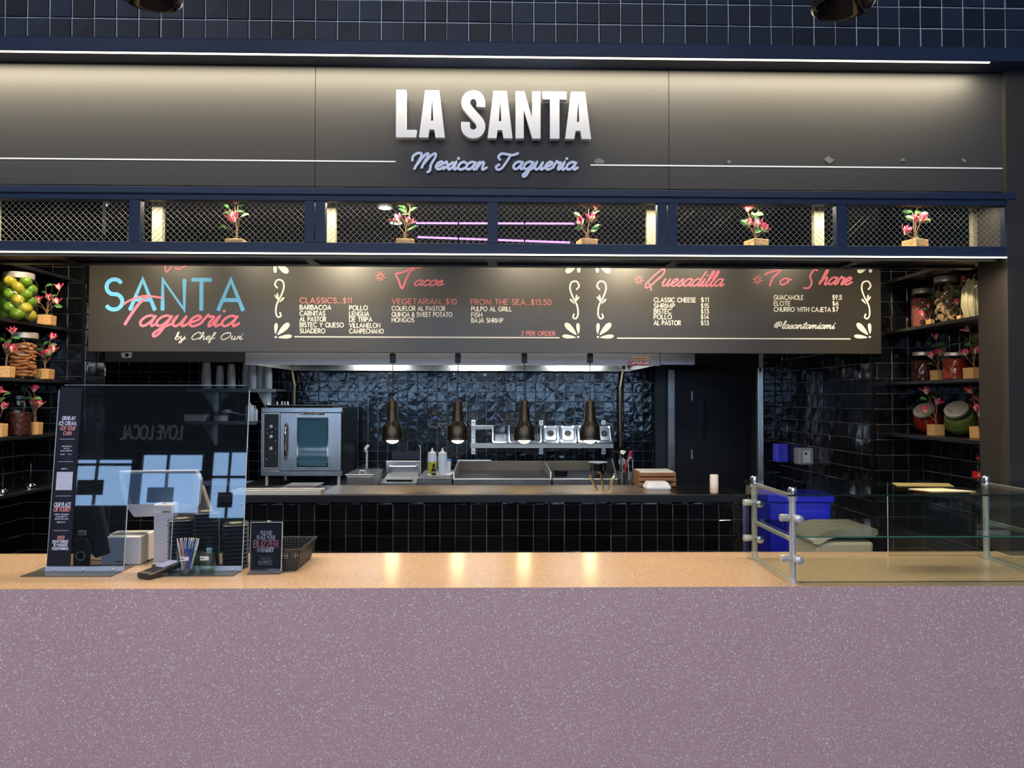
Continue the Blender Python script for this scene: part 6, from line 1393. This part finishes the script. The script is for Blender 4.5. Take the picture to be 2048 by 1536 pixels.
x_ = U(1773, 1050, 3.3).x - X0; MB().box(x_, X1, Yd + .05, Yd + .055, .0, Ht - .004).build('rear_door_glass', GLASSG, gd); MB().box(x_ - .0015, x_, Yd + .05, Yd + .055, 0, Ht - .004).build('rear_door_edge', EDGE, gd)
# papers on the glass top
p = U(1865, 985, 2.86); o = MB().add([(0, 0, 0), (.17, .0, 0), (.10, .10, 0), (-.04, .09, .0), (0, 0, .0015), (.17, 0, .0015), (.10, .10, .0015), (-.04, .09, .0015)], [(0, 3, 2, 1), (4, 5, 6, 7), (0, 1, 5, 4), (1, 2, 6, 5), (2, 3, 7, 6), (3, 0, 4, 7)]).build('paper_sheet', mat('paper_cream', (226, 208, 172), .6), loc=(1.665, 2.84, fz + Ht + .009))
tag(o, 'cream paper sheet lying on the glass top near the right pillar', 'paper')
o = MB().add([(0, 0, 0), (.22, -.02, 0), (.27, .10, 0), (.04, .12, 0), (0, 0, .0015), (.22, -.02, .0015), (.27, .10, .0015), (.04, .12, .0015)], [(0, 3, 2, 1), (4, 5, 6, 7), (0, 1, 5, 4), (1, 2, 6, 5), (2, 3, 7, 6), (3, 0, 4, 7)]).build('paper_sheet', mat('paper_olive', (128, 116, 66), .6), loc=(1.63, 3.02, fz + Ht + .009))
tag(o, 'olive paper sheet lying towards the back of the glass top', 'paper')
# bins behind the guard
Yb = 4.55; x0, x1 = U(1503, 1000, Yb).x, U(1664, 1000, Yb).x; zt_ = U(1580, 988, Yb).z
bb = thing('recycling_bin', 'tall bright blue bin behind the glass guard', 'bin', (x0 + .11, Yb, 0)); W = x1 - x0 - .11
MB().frustum(0, W, 0, .24, 0, zt_ - .05, .04, .02).build('bin_body', BLUEBIN, bb, bevel=.015, segs=3); MB().box(-.012, W + .012, -.012, .252, zt_ - .05, zt_).build('rim', BLUEBIN, bb, bevel=.006)
MB().box(.04, W - .04, -.002, .004, zt_ * .55, zt_ - .10).build('raised_panel', BLUEBIN, bb, bevel=.01)
Yb = 4.1; x0, x1 = U(1630, 1080, Yb).x, U(1749, 1080, Yb).x; zt_ = U(1690, 1058, Yb).z; W = x1 - x0
gb = thing('waste_bin', 'beige bin with arched swing lid behind the glass guard', 'bin', (x0, Yb, 0))
MB().frustum(.0, W, 0, .32, 0, zt_ - .07, .03, .03).build('bin_body', BEIGE, gb, bevel=.02, segs=3)
ar = [(-.015, zt_ - .085)] + [(-.015 + (W + .03) * t, zt_ - .045 + .045 * math.sin(PI * min(1, t * 1.25)) ** .8 * (1 if t < .8 else .6)) for t in [i / 12 for i in range(13)]] + [(W + .015, zt_ - .085)]
ar = [(x, z if z == z else zt_ - .05) for x, z in ar]
ar = [(-.015, zt_ - .08), (-.012, zt_ - .055), (.03, zt_ - .03), (.07, zt_ - .008), (.12, zt_), (W + .012, zt_), (W + .015, zt_ - .03), (W - .02, zt_ - .045), (.16, zt_ - .045), (.12, zt_ - .042), (.07, zt_ - .055), (.02, zt_ - .085)]
ar = ar[::-1]
inst('swing_lid', curve_mesh('swing_lid', [ar], .34, BEIGE), gb, (0, .16, 0), (R(90), 0, 0))
MB().box(.02, W, -.004, .0, zt_ - .035, zt_ - .028).build('lid_moulding', mat('beige_dark', (170, 165, 140), .5), gb)
